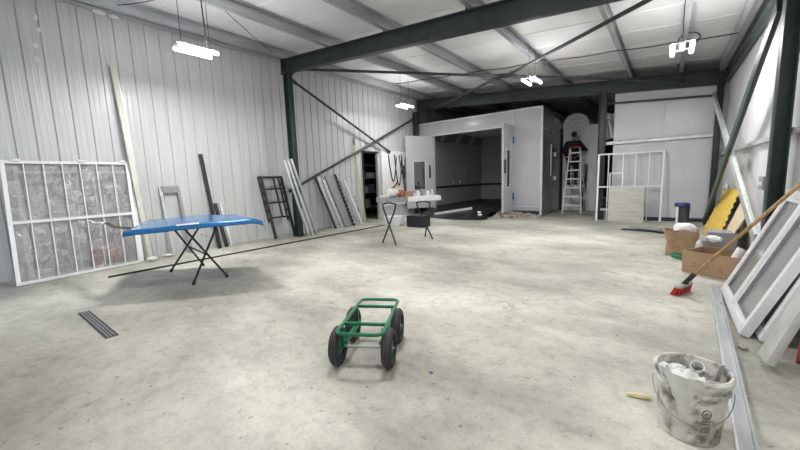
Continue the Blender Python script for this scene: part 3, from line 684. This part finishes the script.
# ------------------------------------------------------------------ leaning windows
def window_unit(label, y0, y1, xb, lean_x, L, group, panes=2, fw=.075, depth=.07):
    """y0 near end, y1 far end, foot at xb, slanting up to the right"""
    t = thing('window', label, 'window', (xb, (y0 + y1) / 2, 0), group)
    up = V((lean_x, 0, math.sqrt(1 - lean_x ** 2))); nv = V((-up.z, 0, up.x))
    o = V((xb, 0, .004 + depth * lean_x)) 
    def P(y, l, off=0): return o + V((0, y, 0)) + up * l + nv * off
    def slab(mb, a, b, l0, l1, d0, d1): return mb.prism([P(a, l0, d0), P(b, l0, d0), P(b, l1, d0), P(a, l1, d0)], nv * (d1 - d0))
    f = MB(); slab(f, y0, y0 + fw, 0, L, -depth, 0); slab(f, y1 - fw, y1, 0, L, -depth, 0); slab(f, y0 + fw, y1 - fw, 0, fw, -depth, 0); slab(f, y0 + fw, y1 - fw, L - fw, L, -depth, 0)
    f.build('frame', 'upvc', t, bevel=.008)
    if panes == 2:
        ym = (y0 + y1) / 2; f = MB(); slab(f, ym - .05, ym + .05, fw, L - fw, -depth + .005, .008); f.build('mullion', 'upvc', t, bevel=.006)
        cells = ((y0 + fw, ym - .05), (ym + .05, y1 - fw))
    else: cells = ((y0 + fw, y1 - fw),)
    for a, b in cells:
        sash = MB(); e = .035
        for q in ((a, a + e, fw, L - fw), (b - e, b, fw, L - fw), (a + e, b - e, fw, fw + e), (a + e, b - e, L - fw - e, L - fw)): slab(sash, *q, -depth + .015, -.012)
        sh_ = sash.build('sash', 'upvc', t)
        sl = MB(); 
        for q in ((a + e - .004, a + e + .01, fw + e, L - fw - e), (b - e - .01, b - e + .004, fw + e, L - fw - e), (a + e, b - e, fw + e, fw + e + .01)): slab(sl, *q, -.03, -.010)
        sl.build('gasket', 'greyplastic', sh_)
        g = MB(); slab(g, a + e - .005, b - e + .005, fw + e - .005, L - fw - e + .005, -.042, -.034); g.build('glass_pane', 'glass', sh_)
    return t
window_unit('white framed window leaning at the right, farthest of the row, under the broom handle', 3.86, 5.22, .52, .37, 1.22, 'leaning window units')
window_unit('white framed window leaning directly behind the front window unit', 3.80, 5.14, .63, .34, 1.0, 'leaning window units', 1)
t = thing('plank', 'rough whitewashed plank leaning at the right edge below the windows', 'plank', (.62, 3.5, 0))
pa, pb = V((.60, 3.34, .02)), V((1.00, 3.50, 1.22)); 
MB().bar(pa + V((0, .02, .03)), pb, .22, .05, up=(1, 0, -.35)).build('board', 'plank', t, bevel=.012)
t = thing('jack_stand', 'red painted steel stand by the wall at the lower right edge', 'stand', (.88, 3.75, 0))
MB().bar((.80, 3.52, .02), (.93, 3.95, .40), .045, .045).build('leg', 'redpaint', t); MB().bar((.98, 3.5, .02), (.94, 3.95, .40), .045, .045).build('leg', 'redpaint', t); MB().bb((.86, 3.90, .38), (1.0, 4.0, .44)).build('head', 'redpaint', t)
for y0 in (3.82,): tag(MB().lump((.52, 3.62, .02), (.03, .035, .018), 2, .2).build('stone', 'rubble'), 'small stone at the foot of the whitewashed plank', 'stone')
tag(MB().lump((.50, 4.72, .015), (.02, .025, .014), 2, .2).build('stone', 'rubble'), 'dark pebble beside the floor rail below the window', 'stone')

# floor rail
Z = thing('floor_rail', 'long flat galvanised rail lying on the floor by the bucket', 'rail', (.43, 3.8, 0))
a, b = V((.36, 2.0, 0)), V((.49, 5.45, 0))
MB().bar(a + V((0, 0, .008)), b + V((0, 0, .008)), .085, .016).build('flange', 'galv', Z)
MB().bar(a + V((.036, 0, .028)), b + V((.036, 0, .028)), .010, .04).build('lip', 'galv', Z); MB().bar(a + V((-.036, 0, .024)), b + V((-.036, 0, .024)), .010, .03).build('lip', 'galvpale', Z)

# ------------------------------------------------------------------ bucket
U = thing('bucket', 'dirty white plastic bucket full of rubbish at lower right', 'bucket', (.148, 2.29, 0))
c = V((.148, 2.29, 0))
MB().lathe([(.0, .004), (.125, .0), (.13, .006), (.150, .27), (.158, .272), (.158, .292), (.151, .294), (.1525, .318), (.160, .32), (.160, .352), (.156, .358), (.149, .356), (.144, .30), (.124, .02), (.0, .02)], c, 48).build('body', 'bucket', U, smooth=True)
MB().lathe([(.1535, .327), (.166, .328), (.168, .352), (.160, .362), (.150, .360), (.150, .352)], c, 48).build('rim', 'bucket', U, smooth=True)
MB().tube([c + V((-.166 * math.cos(t_), -.02 - .05 * math.sin(t_) - .11 * math.sin(t_), .28 - .14 * math.sin(t_))) for t_ in [k * PI / 16 for k in range(17)]], .0025, 6).build('bail_handle', 'greyplastic', U, smooth=True)
pr = MB(); ca = -1.15
def onb(a, z_, k=.0012):
    r_ = .13 + (.150 - .13) * z_ / .27 + k; return c + V((r_ * math.cos(a), r_ * math.sin(a), z_))
pr.tube([onb(ca + .13 * math.cos(q), .19 + .024 * math.sin(q)) for q in [2 * PI * k / 24 for k in range(24)]], .002, 4, True)
pr.tube([onb(ca - .06, .185), onb(ca, .20), onb(ca + .06, .185)], .0025, 4)
for zz in (.15, .135, .12, .105, .09): pr.tube([onb(ca - .14 + .28 * k / 8, zz) for k in range(9)], .0028, 4)
pr.build('printing', 'darkprint', U)
def rag(u, v):
    fold = .007 * math.sin(9 * u + 2 + 2 * v) + .003 * math.sin(23 * u - 5 * v)
    a0, w_ = -1.95, 1.25
    if v < .4:
        q = v / .4; r_ = .03 + .135 * q; z_ = .335 + .042 * math.sin(q * PI / 2) + fold * (1 + q) + .012 * math.sin(7 * u + 9 * q); a = a0 + w_ * (u - .5) * (1 + .35 * (1 - q))
    else:
        q = (v - .4) / .6; ln = .10 + .17 * math.exp(-((u - .62) / .22) ** 2); r_ = .174 - .030 * q * ln / .27 + fold * (1 + q); z_ = .376 - ln * q; a = a0 + w_ * (u - .5) * (1 - .30 * q) + .10 * q
    return c + V((r_ * math.cos(a), r_ * math.sin(a), z_))
tag(MB().grid(rag, 60, 40, .003).build('rag', 'cloth', smooth=True), 'white dirty cloth hanging over the rim of the bucket', 'cloth')
for i, (dx, dy, z_, s_, m, lb) in enumerate(((-.06, .055, .30, .045, 'cloth', 'white crumpled wad at the back left inside the bucket'), (.05, .05, .30, .05, 'trash', 'grey crumpled wad at the back inside the bucket'), (.0, -.04, .28, .055, 'cloth', 'white crumpled wad under the cloth inside the bucket'), (.085, -.02, .29, .042, 'trash', 'grey crumpled wad at the right inside the bucket'), (-.075, -.03, .29, .04, 'trash', 'grey crumpled wad at the left inside the bucket'))):
    tag(MB().lump(c + V((dx, dy, z_)), (s_, s_, s_ * .7), 3, .14).build('crumpled_wad', m), lb, 'rubbish', 'rubbish in the bucket')
k_ = MB().lathe([(.0, .0), (.022, .0), (.03, .09), (.027, .09), (.02, .004), (.0, .004)], c + V((.02, .07, .30)), 16, rot=Matrix.Rotation(.7, 3, 'X')); tag(k_.build('paper_cup', 'white', smooth=True), 'white cup lying on the rubbish in the bucket', 'cup')
tag(MB().bar(c + V((.09, .05, .24)), c + V((.115, .02, .40)), .03, .006).build('scrap_strip', 'plank'), 'pale strip poking up at the right of the bucket', 'strip')
g = MB(); g.tube([(-.145, 2.45, .014), (-.10, 2.46, .018), (-.06, 2.47, .016), (-.025, 2.485, .013)], [.010, .017, .016, .012], 8); tag(g.build('glove', 'yellowglove', smooth=True), 'small yellow cloth roll on the floor left of the bucket', 'cloth')

# ------------------------------------------------------------------ garden cart
G = thing('cart', 'green tubular hand cart without tray on four black tyres', 'cart', (-1.93, 2.04, 0))
ca_ = V((-.48, .877, 0)).normalized(); cb = V((.877, .48, 0)).normalized(); cc = V((-1.905, 2.0, 0))
def cp(u, v, z_): return cc + ca_ * u + cb * v + V((0, 0, z_))
FZ, hw, f0, f1 = .295, .175, -.35, .40
rr = .055
cor = {}
for (nm, u, v, su, sv) in (('a', f0, -hw, -1, -1), ('b', f0, hw, -1, 1), ('c', f1, hw, 1, 1), ('d', f1, -hw, 1, -1)):
    cor[nm] = [cp(u - su * rr + su * rr * math.cos(k * PI / 10), v - sv * rr + sv * rr * math.sin(k * PI / 10), FZ) for k in range(6)]   # from u-side (k=0) to v-side (k=5)
order = cor['a'][::-1] + cor['b'] + cor['c'][::-1] + cor['d']
MB().tube(order, .0145, 10, True).build('top_frame', 'greenpaint', G, smooth=True)
WR, WZ = .146, .146
AX = (-.235, .17)
for u in (-.16, .22): MB().bar(cp(u, -hw, FZ), cp(u, hw, FZ), .028, .022).build('cross_bar', 'greenpaint', G, bevel=.003)
for s in (-1, 1):
    for u in AX:
        MB().bar(cp(u, s * (hw - .012), FZ), cp(u, s * (hw - .012), WZ - .01), .03, .02, up=ca_).build('leg', 'greenpaint', G)
    MB().bar(cp(AX[0], s * (hw - .035), WZ + .03), cp(AX[1], s * (hw - .035), WZ + .03), .03, .03).build('side_rail', 'greenpaint', G)
for u in AX: MB().tube([cp(u, -.24, WZ), cp(u, .24, WZ)], .010, 10).build('axle', 'galv', G, smooth=True)
rotm = Matrix((ca_, V((0, 0, 1)), cb)).transposed()
for u in AX:
    for s in (-1, 1):
        ctr = cp(u, s * .200, WZ)
        tr = [(WR - .05 + .0, -.026)]
        for k in range(11):
            a = -PI * .5 + PI * k / 10; tr.append((WR - .036 + .036 * math.cos(a) ** .7 if abs(math.cos(a)) > 1e-6 else WR - .036, .040 * math.sin(a)))
        tr += [(WR - .05, .026), (WR - .05, -.026)]
        W_ = MB().lathe(tr, ctr, 36, rot=rotm); ty = W_.build('wheel', 'rubber', G, smooth=True)
        gv = MB()
        for off in (-.016, 0, .016): gv.lathe([(WR - .002, off - .0035), (WR + .0025, off - .0025), (WR + .0025, off + .0025), (WR - .002, off + .0035)], ctr, 36, rot=rotm)
        gv.build('tread', 'treadgrey', ty, smooth=True)
        MB().lathe([(.0, -.02), (.03, -.028), (.035, -.012), (.095, -.012), (.102, -.028), (.102, .028), (.095, .012), (.035, .012), (.03, .028), (.0, .02)], ctr, 28, rot=rotm).build('rim', 'rim', ty, smooth=True)
tag(MB().lump((-1.30, 1.98, .006), (.014, .01, .006), 2, .1).build('blue_scrap', 'bluehinge'), 'tiny blue scrap on the floor right of the green cart', 'scrap')

# floor drain grate
D = thing('floor_drain', 'long dark slotted drain grate set in the floor at left', 'drain', (-4.76, .80, 0))
MB().bb((-5.36, .74, .0005), (-4.18, .845, .004)).build('frame', 'grate', D)
for yy in (.768, .792, .818): MB().bb((-5.34, yy - .0045, .004), (-4.20, yy + .0045, .007)).build('bar', 'greyplastic', D)

# ------------------------------------------------------------------ blue car bonnet on its stand
N0, N1, F1, F0 = V((-5.66, 1.32, .868)), V((-4.56, 2.69, .94)), V((-5.74, 3.02, .935)), V((-7.14, 2.02, .875))
def hood(u, v):
    bow = .09 * math.sin(PI * v) * .6
    p0 = N0.lerp(N1, u); p1 = F0.lerp(F1, u); p = p0.lerp(p1, v)
    crown = .02 * (1 - (2 * u - 1) ** 2) * (.3 + .7 * math.sin(PI * min(1, v * 1.1))) - .005
    edge = -.045 * max(0, (u - .90) / .10) ** 2 - .055 * max(0, (.05 - v) / .05) ** 1.5 - .015 * max(0, (.06 - u) / .06) ** 2
    bulge = .016 * (1 / (1 + math.exp(-60 * (u - .30))) - 1 / (1 + math.exp(-60 * (u - .70)))) * (.35 + .65 * v)
    taper = 1.
    p = p + (p0.lerp(p1, v) - N0.lerp(N1, .5).lerp(F0.lerp(F1, .5), v)) * (taper - 1)
    out = (N0 - F0).normalized() * .05 * math.sin(PI * u) * (1 - v) ** 2
    return p + V((0, 0, crown + edge + bulge)) + out
H = thing('car_bonnet', 'blue car bonnet lying on the folding stand', 'car panel', (-5.93, 2.38, .8))
hb = MB().grid(hood, 60, 44, .016); hb.build('skin', 'blue', H, smooth=True)
def und(u, v): 
    q = V(hood(.07 + .86 * u, .07 + .86 * v)); return q + V((0, 0, -.030))
MB().grid(und, 24, 18, .008).build('inner_panel', 'blueunder', H, smooth=True)
sc = MB().grid(lambda u, v: V(hood(.37 + .16 * u, .03 + .03 * v)) + V((0, 0, .006)), 20, 4, .003); sc.build('reflection_strip', 'boothtrim', H)  # pale strip stands in for a white reflection along the near edge
hk = MB(); q = V(hood(.86, .03)); hk.tube([q + V((0, .0, -.01)), q + V((-.01, .0, -.055)), q + V((-.03, .01, -.06))], .010, 7); hk.build('latch', 'black', H, smooth=True)
for uu in (.12, .5, .88):
    q = V(hood(uu, .97)); MB().bb(q + V((-.04, -.03, -.06)), q + V((.04, .03, -.012))).build('hinge_mount', 'blueunder', H, bevel=.005)
st = thing('panel_stand', 'black folding stand with crossed legs under the blue bonnet', 'stand', (-5.95, 2.3, 0))
def legs(x, xt, ya, yb, zt, rub=True):
    for p, q in (((x, ya, .012), (xt, yb + .02, zt)), ((x + .02, yb, .012), (xt + .02, ya, zt))):
        lg = MB().tube([p, q], .016, 10).build('leg', 'black', st, smooth=True)
        dv = (V(q) - V(p)).normalized(); MB().tube([V(p) + V((0, 0, -.008)), V(p) + dv * .05], .023, 10).build('rubber_foot', 'rubber', lg, smooth=True)
legs(-5.39, -5.55, 2.00, 2.49, .845); legs(-6.58, -6.40, 2.12, 2.64, .84)
for yy in (2.02, 2.50): MB().tube([(-5.55, yy, .845), (-6.40, yy + .1, .84)], .016, 10).build('top_bar', 'black', st, smooth=True)
MB().tube([(-5.47, 2.25, .40), (-6.49, 2.38, .42)], .013, 10).build('spreader', 'black', st, smooth=True)
MB().tube([(-5.72, 2.44, .62), (-6.2, 2.50, .62)], .006, 8).build('tie_rod', 'galvpale', st, smooth=True)
def cr(u, v): return V((-5.86, 1.44, .865)).lerp(V((-6.75, 1.40, .905)), u) + V((.0, .05 * (v - .5) * 2 * (1 - .5 * u), .012 * math.sin(5 * u + 2) + .01 * math.sin(12 * v)))
cw = thing('wiper_strip', 'black and silver trim strip sticking out from the left end of the bonnet', 'strip', (-6.2, 1.44, .88))
MB().grid(cr, 16, 4, .012).build('strip', 'black', cw, smooth=True)
MB().grid(lambda u, v: V((-6.74, 1.40, .905)).lerp(V((-7.5, 1.35, .915)), u) + V((0, .035 * (v - .5) * 2 * (1 - .7 * u), .014 * math.sin(8 * u))), 12, 4, .004).build('tail', 'cloth', cw, smooth=True)
MB().grid(lambda u, v: V((-5.66, 1.50, .855)).lerp(V((-5.88, 1.44, .875)), u) + V((0, .05 * (v - .5) * 2, .015 * math.sin(6 * u))), 8, 4, .006).build('silver_end', 'silver', cw, smooth=True)

# ------------------------------------------------------------------ things leaning on the left wall
LW = 'things leaning on the left wall'
Q = thing('grille_frame', 'white welded frame under clear plastic wrap leaning on the left wall', 'frame', (-7.85, 1.3, 0))
def gp(y, l, off=0):       # foot at x -7.78, head on the wall
    x0 = -7.76 - .22 * (y - .48) / 1.65; return V((x0 + (-8.33 - x0) * l + off, y + .09 * l, 1.93 * l + .01))
f = MB()
for yy in (.48, 2.08): f.bar(gp(yy, 0), gp(yy, 1), .05, .04, up=(1, 0, 0))
for l in (.012, .49, .985): f.bar(gp(.48, l), gp(2.08, l), .045, .04, up=(1, 0, 0))
f.build('outer_frame', 'white', Q)
for k in range(1, 7): yy = .48 + 1.6 * k / 7; MB().bar(gp(yy, .02), gp(yy, .98), .012, .02, up=(1, 0, 0)).build('upright', 'white', Q)
MB().grid(lambda u, v: gp(.46 + 1.66 * u, .01 + .975 * v, -.034 + .012 * math.sin(23 * u + 11 * v) * math.sin(17 * v - 5 * u)), 40, 40).build('plastic_wrap', 'wrap', Q, smooth=True)
for yy in (.62, 1.42, 2.02): MB().lump(gp(yy, 1.0, .02), (.03, .07, .03), 2, .2).build('wrap_fold', 'cloth', Q, smooth=True)
Q2 = thing('grille_frame', 'second white frame standing behind the plastic wrapped one', 'frame', (-8.0, 1.4, 0))
f = MB()
for yy in (.62, 2.14): f.bar(gp(yy, .0, -.07), gp(yy, .98, -.07), .05, .03, up=(1, 0, 0))
for l in (.03, .5, .90): f.bar(gp(.62, l, -.07), gp(2.14, l, -.07), .04, .03, up=(1, 0, 0))
f.build('outer_frame', 'white', Q2)
for k in (1, 2, 3, 4): yy = .62 + 1.58 * k / 5; MB().bar(gp(yy, .03, -.07), gp(yy, .90, -.07), .02, .02, up=(1, 0, 0)).build('upright', 'white', Q2)
tag(MB().bb((-8.3, 1.42, 0), (-8.06, 1.82, .34)).build('crate', 'redpaint', bevel=.02), 'red box half hidden behind the plastic wrapped frame', 'box')
tag(MB().lump((-7.93, 2.27, .05), (.06, .09, .045), 3, .15).build('foam_lump', 'cloth', smooth=True), 'white lump at the right foot of the wrapped frame', 'lump')
t = thing('leaning_strip', 'long pale board strip leaning right of the wrapped frame', 'board', (-8.15, 2.3, 0), LW)
MB().bar((-8.12, 2.30, .01), (-8.345, 2.16, 3.72), .03, .085, up=(0, 1, 0)).build('board', 'paleboard', t, bevel=.003)
MB().bar((-8.13, 2.36, .01), (-8.36, 2.215, 3.70), .02, .02, up=(0, 1, 0)).build('edge_strip', 'galv', t)
t = thing('door_frame', 'grey steel u-shaped frame leaning behind the blue bonnet', 'frame', (-8.2, 2.9, 0), LW)
MB().bar((-8.12, 2.72, 0), (-8.37, 2.69, 1.44), .03, .055, up=(0, 1, 0)).build('leg', 'galv', t)
MB().bar((-8.10, 3.05, 0), (-8.37, 3.02, 1.44), .03, .055, up=(0, 1, 0)).build('leg', 'greyplastic', t)
MB().bar((-8.355, 2.70, 1.38), (-8.355, 3.04, 1.38), .04, .14, up=(0, 0, 1)).build('head_piece', 'greyplastic', t)
tag(MB().bar((-8.08, 3.64, 0), (-8.36, 3.55, 2.14), .05, .075, up=(0, 1, 0)).build('leaning_bar', 'black', bevel=.004), 'tall black steel bar leaning behind the blue bonnet', 'bar', LW)
tag(MB().bar((-8.12, 3.82, 0), (-8.36, 3.76, 1.02), .05, .07, up=(0, 1, 0)).build('leaning_bar', 'black', bevel=.004), 'short black steel bar right of the tall black bar', 'bar', LW)
tag(MB().bar((-8.16, 3.95, 0), (-8.37, 3.87, 1.02), .03, .035, up=(0, 1, 0)).build('leaning_bar', 'silver'), 'thin silver bar right of the short black bar', 'bar', LW)
tag(MB().lump((-8.16, 2.62, .03), (.06, .09, .03), 2, .2).build('paper_scrap', 'cloth'), 'white scrap on the floor by the grey u-shaped frame', 'scrap')
for x, yy, zz, lb in ((XL, 1.22, 4.27, 'topmost of the white foam dabs down the left wall seam'), (XL, 1.235, 4.09, 'second from top of the white foam dabs down the left wall seam'), (XL, 1.17, 3.83, 'third from top of the white foam dabs down the left wall seam'), (XL, 1.16, 3.60, 'lowest of the white foam dabs down the left wall seam')):
    tag(MB().lump((x + .004, yy, zz), (.018, .035, .05), 2, .25).build('foam_dab', 'cloth', smooth=True), lb, 'foam', 'foam dabs on the wall')
for yy, lb in ((2.06, 'left white foam lump under the eave channel'), (2.27, 'right white foam lump under the eave channel')):
    tag(MB().lump((-8.30, yy, 4.60), (.06, .09, .035), 2, .2).build('foam_dab', 'cloth', smooth=True), lb, 'foam', 'foam lumps at the eave')
# black rack
K = thing('ladder_rack', 'black steel rack with rungs leaning left of the column', 'rack', (-8.1, 5.4, 0))
def rk(y, l, dx): return V((-7.98 - .18 * l + dx, y - .17 * l, .012 + 1.60 * l))
for yy in (5.02, 5.60):
    MB().bar(rk(yy, 0, 0), rk(yy, 1, 0), .055, .055, up=(0, 1, 0)).build('rail', 'black', K)
    MB().bar(rk(yy + .03, .25, -.19), rk(yy + .03, 1, -.19), .035, .035, up=(0, 1, 0)).build('rear_rail', 'black', K)
    MB().bar(rk(yy, 1, 0), rk(yy + .03, 1, -.19), .03, .03).build('top_stay', 'black', K)
    for l in (.28, .42, .56, .70, .84): MB().bar(rk(yy, l, 0), rk(yy + .02, l + .06, -.19), .035, .035).build('zigzag_stay', 'black', K)
for l in (.34, .58, .80, .985): MB().bar(rk(5.02, l, 0), rk(5.60, l, 0), .042, .042).build('rung', 'black', K)
MB().bar(rk(5.05, 1, -.19), rk(5.63, 1, -.19), .03, .03).build('rung', 'black', K)
MB().bar(rk(5.36, .34, 0), rk(5.36, 1, 0), .036, .036, up=(0, 1, 0)).build('centre_bar', 'black', K)
for i, (b, tp_, lb, m) in enumerate((((-7.60, 5.77, 0), (-7.84, 5.22, 2.0), 'silver tube leaning on the column, left of three', 'silver'), ((-7.64, 5.93, 0), (-7.84, 5.33, 2.03), 'silver tube leaning on the column, middle of three', 'galvpale'), ((-7.72, 6.12, 0), (-7.84, 5.44, 2.04), 'silver tube leaning on the column, right of three', 'silver'))):
    tag(MB().bar(b, (tp_[0] + .16, tp_[1], tp_[2]), .055, .055).build('leaning_tube', m, bevel=.006), lb, 'tube', 'silver tubes at the column')
# stacked sections between the column and the doorway
def lean(name, lb, y0, y1, top, wdt, m, x0=-8.02, th=.03, dy=0.):
    return tag(MB().prism([(x0, y1, .004), (x0, y1 + wdt, .004), (-8.35, y0 + wdt, top), (-8.35, y0, top)], (th, 0, 0)).build(name, m, bevel=.003), lb, 'panel', LW)
lean('leaning_bar', 'black bar leaning first right of the column', 6.68, 7.06, 1.58, .05, 'black', th=.04)
lean('leaning_channel', 'silver channel leaning right of the black bar by the column', 6.76, 7.16, 1.56, .12, 'silver')
lean('leaning_channel', 'pale channel leaning left of the grey mesh panel', 6.95, 7.32, 1.50, .10, 'galvpale')
lean('mesh_panel', 'grey mesh panel leaning between the channels and the perforated post', 7.06, 7.50, 1.60, .36, 'mesh')
pst = thing('perforated_post', 'black perforated post leaning right of the grey mesh panel', 'post', (-8.1, 7.9, 0), LW)
MB().prism([(-7.98, 7.80, .004), (-7.98, 7.87, .004), (-8.33, 7.49, 1.66), (-8.33, 7.42, 1.66)], (.04, 0, 0)).build('post', 'black', pst)
for k in range(12):
    l = .06 + .075 * k; p = V((-7.98, 7.835, .004)).lerp(V((-8.33, 7.455, 1.66)), l); MB().bb(p + V((.038, -.012, -.02)), p + V((.044, .012, .02))).build('slot', 'silver', pst)
lean('leaning_channel', 'silver channel leaning right of the perforated post', 7.66, 8.05, 1.50, .07, 'silver')
lean('leaning_channel', 'narrow white frame strip leaning further right of the perforated post', 7.84, 8.22, 1.46, .05, 'white')
lean('leaning_bar', 'short thin grey bar leaning left of the yellow pole', 8.28, 8.34, .95, .035, 'galv')
Y_ = thing('pole', 'thin yellow pole with black tip leaning left of the doorway', 'pole', (-8.3, 8.6, 0), LW)
MB().tube([(-8.24, 8.68, .005), (-8.35, 8.42, 2.62)], .018, 8).build('shaft', 'limeyellow', Y_, smooth=True)
MB().tube([(-8.35, 8.42, 2.62), (-8.358, 8.40, 2.85)], .02, 8).build('tip', 'black', Y_, smooth=True)
# black rod along the floor
tag(MB().bar((-7.12, 1.41, .014), (-7.05, 8.2, .014), .035, .026).build('floor_rod', mat('dark brown rod', (.035, .026, .02), .5)), 'long dark rod lying on the floor along the left wall', 'rod')
# white board with hanging hoses right of the doorway
tag(MB().bb((-8.385, 9.78, .45), (-8.34, 11.35, 2.50)).build('wall_board', 'white', bevel=.004), 'white board fixed to the wall right of the doorway', 'board')
for i, (y0, y1, z0, sg, lb) in enumerate(((10.15, 10.62, 2.35, .95, 'black hose hanging on the white board, left loop'), (10.5, 10.95, 2.38, 1.15, 'black hose hanging on the white board, middle loop'), (10.8, 11.2, 2.36, .70, 'black hose hanging on the white board, right loop'), (10.95, 11.3, 2.4, 1.45, 'longest black cable hanging at the right of the white board'))):
    tag(MB().tube(arc((-8.31, y0, z0), (-8.31, y1, z0 - .05), sg, 14), .018, 7).build('hanging_hose', 'hose', smooth=True), lb, 'hose', 'hoses on the white board')
tag(MB().tube(arc((-8.31, 10.6, 1.32), (-8.31, 10.25, 1.12), .05) , .025, 7).build('red_tool', 'redpaint', smooth=True), 'red handled tool in front of the white board above the bench', 'tool')

# ------------------------------------------------------------------ work bench
Wb = thing('work_bench', 'plank work bench on crossed leg trestles before the booth', 'bench', (-4.7, 6.3, 0))
TA, TB = V((-4.94, 5.55, 1.02)), V((-3.98, 6.64, 1.02)); td = (TB - TA).normalized(); tn = V((-td.y, td.x, 0)); tl = (TB - TA).length
def tp(u, v, z_=1.02): return V((TA.x, TA.y, z_)) + td * u + tn * v
for (u0, u1, m) in ((.07, .70, 'mesh'), (.702, tl, 'white')): MB().prism([tp(u0, 0, .93), tp(u1, 0, .93), tp(u1, .52, .93), tp(u0, .52, .93)], (0, 0, .10)).build('board', m, Wb, bevel=.004)
for u0, (fa, fb) in ((.32, (V((-5.02, 5.80, .02)), V((-4.57, 5.72, .02)))), (1.10, (V((-4.66, 6.98, .02)), V((-4.28, 6.72, .02))))):
    a, b = tp(u0 - .13, .34, .82), tp(u0 + .13, .12, .82)
    MB().tube([fa, fa.lerp(b, .55), fa.lerp(b, .93) , b.lerp(a, .0) + V((0, 0, .06)), tp(u0, .25, .91)], .018, 8).build('leg', 'black', Wb, smooth=True)
    MB().tube([fb, fb.lerp(a, .55), fb.lerp(a, .93), a + V((0, 0, .06)), tp(u0, .25, .91)], .018, 8).build('leg', 'black', Wb, smooth=True)
    MB().prism([tp(u0 - .02, .03, .90), tp(u0 + .02, .03, .90), tp(u0 + .02, .49, .90), tp(u0 - .02, .49, .90)], (0, 0, .03)).build('bearer', 'black', Wb)
BZ = 1.031
def onb_box(u, v, wd, dp, h, m, nm, lb, cat):
    b = MB().prism([tp(u - wd / 2, v - dp / 2, BZ), tp(u + wd / 2, v - dp / 2, BZ), tp(u + wd / 2, v + dp / 2, BZ), tp(u - wd / 2, v + dp / 2, BZ)], (0, 0, h)); return tag(b.build(nm, m, bevel=.006), lb, cat, 'things on the work bench')
def onb_cyl(u, v, r_, h, m, nm, lb, cat):
    return tag(MB().lathe([(0, 0), (r_, 0), (r_, h * .7), (r_ * .45, h * .85), (r_ * .45, h), (0, h)], tp(u, v, BZ), 16).build(nm, m, smooth=True), lb, cat, 'things on the work bench')
onb_box(.78, .22, .22, .16, .12, 'copper', 'small_carton', 'orange brown carton in the middle of the work bench', 'box')
onb_box(.62, .32, .14, .14, .16, 'card', 'small_carton', 'brown carton behind the orange one on the bench', 'box')
tag(MB().lump(tp(.40, .28, BZ + .09), (.16, .13, .10), 3, .12).build('plastic_bag', 'cloth', smooth=True), 'crumpled white bag on the left half of the work bench', 'bag')
tag(MB().lump(tp(.55, .14, BZ + .045), (.06, .05, .05), 2, .15).build('red_rag', 'redpaint', smooth=True), 'red rag beside the white bag on the bench', 'cloth')
onb_box(.92, .36, .16, .12, .10, 'greyplastic', 'tool_box', 'grey tool box behind the white bottles on the bench', 'box')
onb_box(.22, .20, .20, .14, .05, 'paleboard', 'paper_stack', 'flat pale stack at the left end of the bench', 'stack')
onb_cyl(.88, .12, .035, .09, 'galvpale', 'tin', 'small pale tin in front of the grey tool box on the bench', 'can')
onb_cyl(.98, .20, .045, .13, 'white', 'bottle', 'short white bottle right of the orange carton on the bench', 'bottle')
onb_cyl(1.08, .30, .04, .17, 'greyplastic', 'bottle', 'grey bottle near the right end of the bench', 'bottle')
onb_cyl(1.20, .18, .04, .12, 'white', 'bottle', 'white bottle closest to the right end of the bench', 'bottle')
onb_cyl(1.33, .30, .038, .15, 'galvpale', 'bottle', 'pale bottle at the far right corner of the bench', 'bottle')
t = thing('spray_gun_stand', 'small black spray gun stand rising from the bench top', 'stand', tp(1.06, .42, BZ), 'things on the work bench')
MB().cyl(tp(1.06, .42, BZ), tp(1.06, .42, BZ + .02), .06, 16).build('base', 'black', t); MB().cyl(tp(1.06, .42, BZ + .02), tp(1.06, .42, BZ + .26), .012, 8).build('rod', 'black', t); MB().lump(tp(1.06, .42, BZ + .29), (.035, .03, .045), 2, .1).build('gun', 'black', t)
tag(MB().bb((-6.2, 8.3, 0), (-5.6, 8.7, .34)).build('tool_case', 'black', bevel=.02), 'black tool case on the floor behind the work bench', 'case')
tag(MB().bb((-7.0, 8.2, 0), (-6.5, 8.6, .30)).build('small_carton', 'white', bevel=.006), 'white carton on the floor behind the left half of the work bench', 'box')

# ------------------------------------------------------------------ daylight, camera, view
wd_ = bpy.data.worlds.new('sky'); S.world = wd_; wd_.use_nodes = True
bg_ = wd_.node_tree.nodes['Background']; bg_.inputs['Color'].default_value = (.66, .80, 1.0, 1); bg_.inputs['Strength'].default_value = 2.0

cam = bpy.data.cameras.new('camera'); co = bpy.data.objects.new('camera', cam); COL.objects.link(co)
FL, pitch, roll, yaw = 346.44, .128594, -.0364433, .6607294
fw = V((-math.sin(yaw) * math.cos(pitch), math.cos(yaw) * math.cos(pitch), -math.sin(pitch)))
rt = V((math.cos(yaw), math.sin(yaw), 0)); up = rt.cross(fw)
r2 = rt * math.cos(roll) + up * math.sin(roll); u2 = up * math.cos(roll) - rt * math.sin(roll)
m4 = Matrix((r2, u2, -fw)).transposed().to_4x4(); m4.translation = V((0, 0, 1.4)); co.matrix_world = m4
cam.sensor_width = 36; cam.lens = FL / 800 * 36; cam.clip_start = .05; cam.clip_end = 100
S.camera = co
vs = S.view_settings
vs.view_transform = 'Standard'; vs.look = 'None'; vs.gamma = 1; vs.use_curve_mapping = False; vs.exposure = 0.74
S.cycles.max_bounces = 8; S.cycles.diffuse_bounces = 5; S.cycles.transparent_max_bounces = 12
S.cycles.use_denoising = True
S.cycles.sample_clamp_direct = 2.5
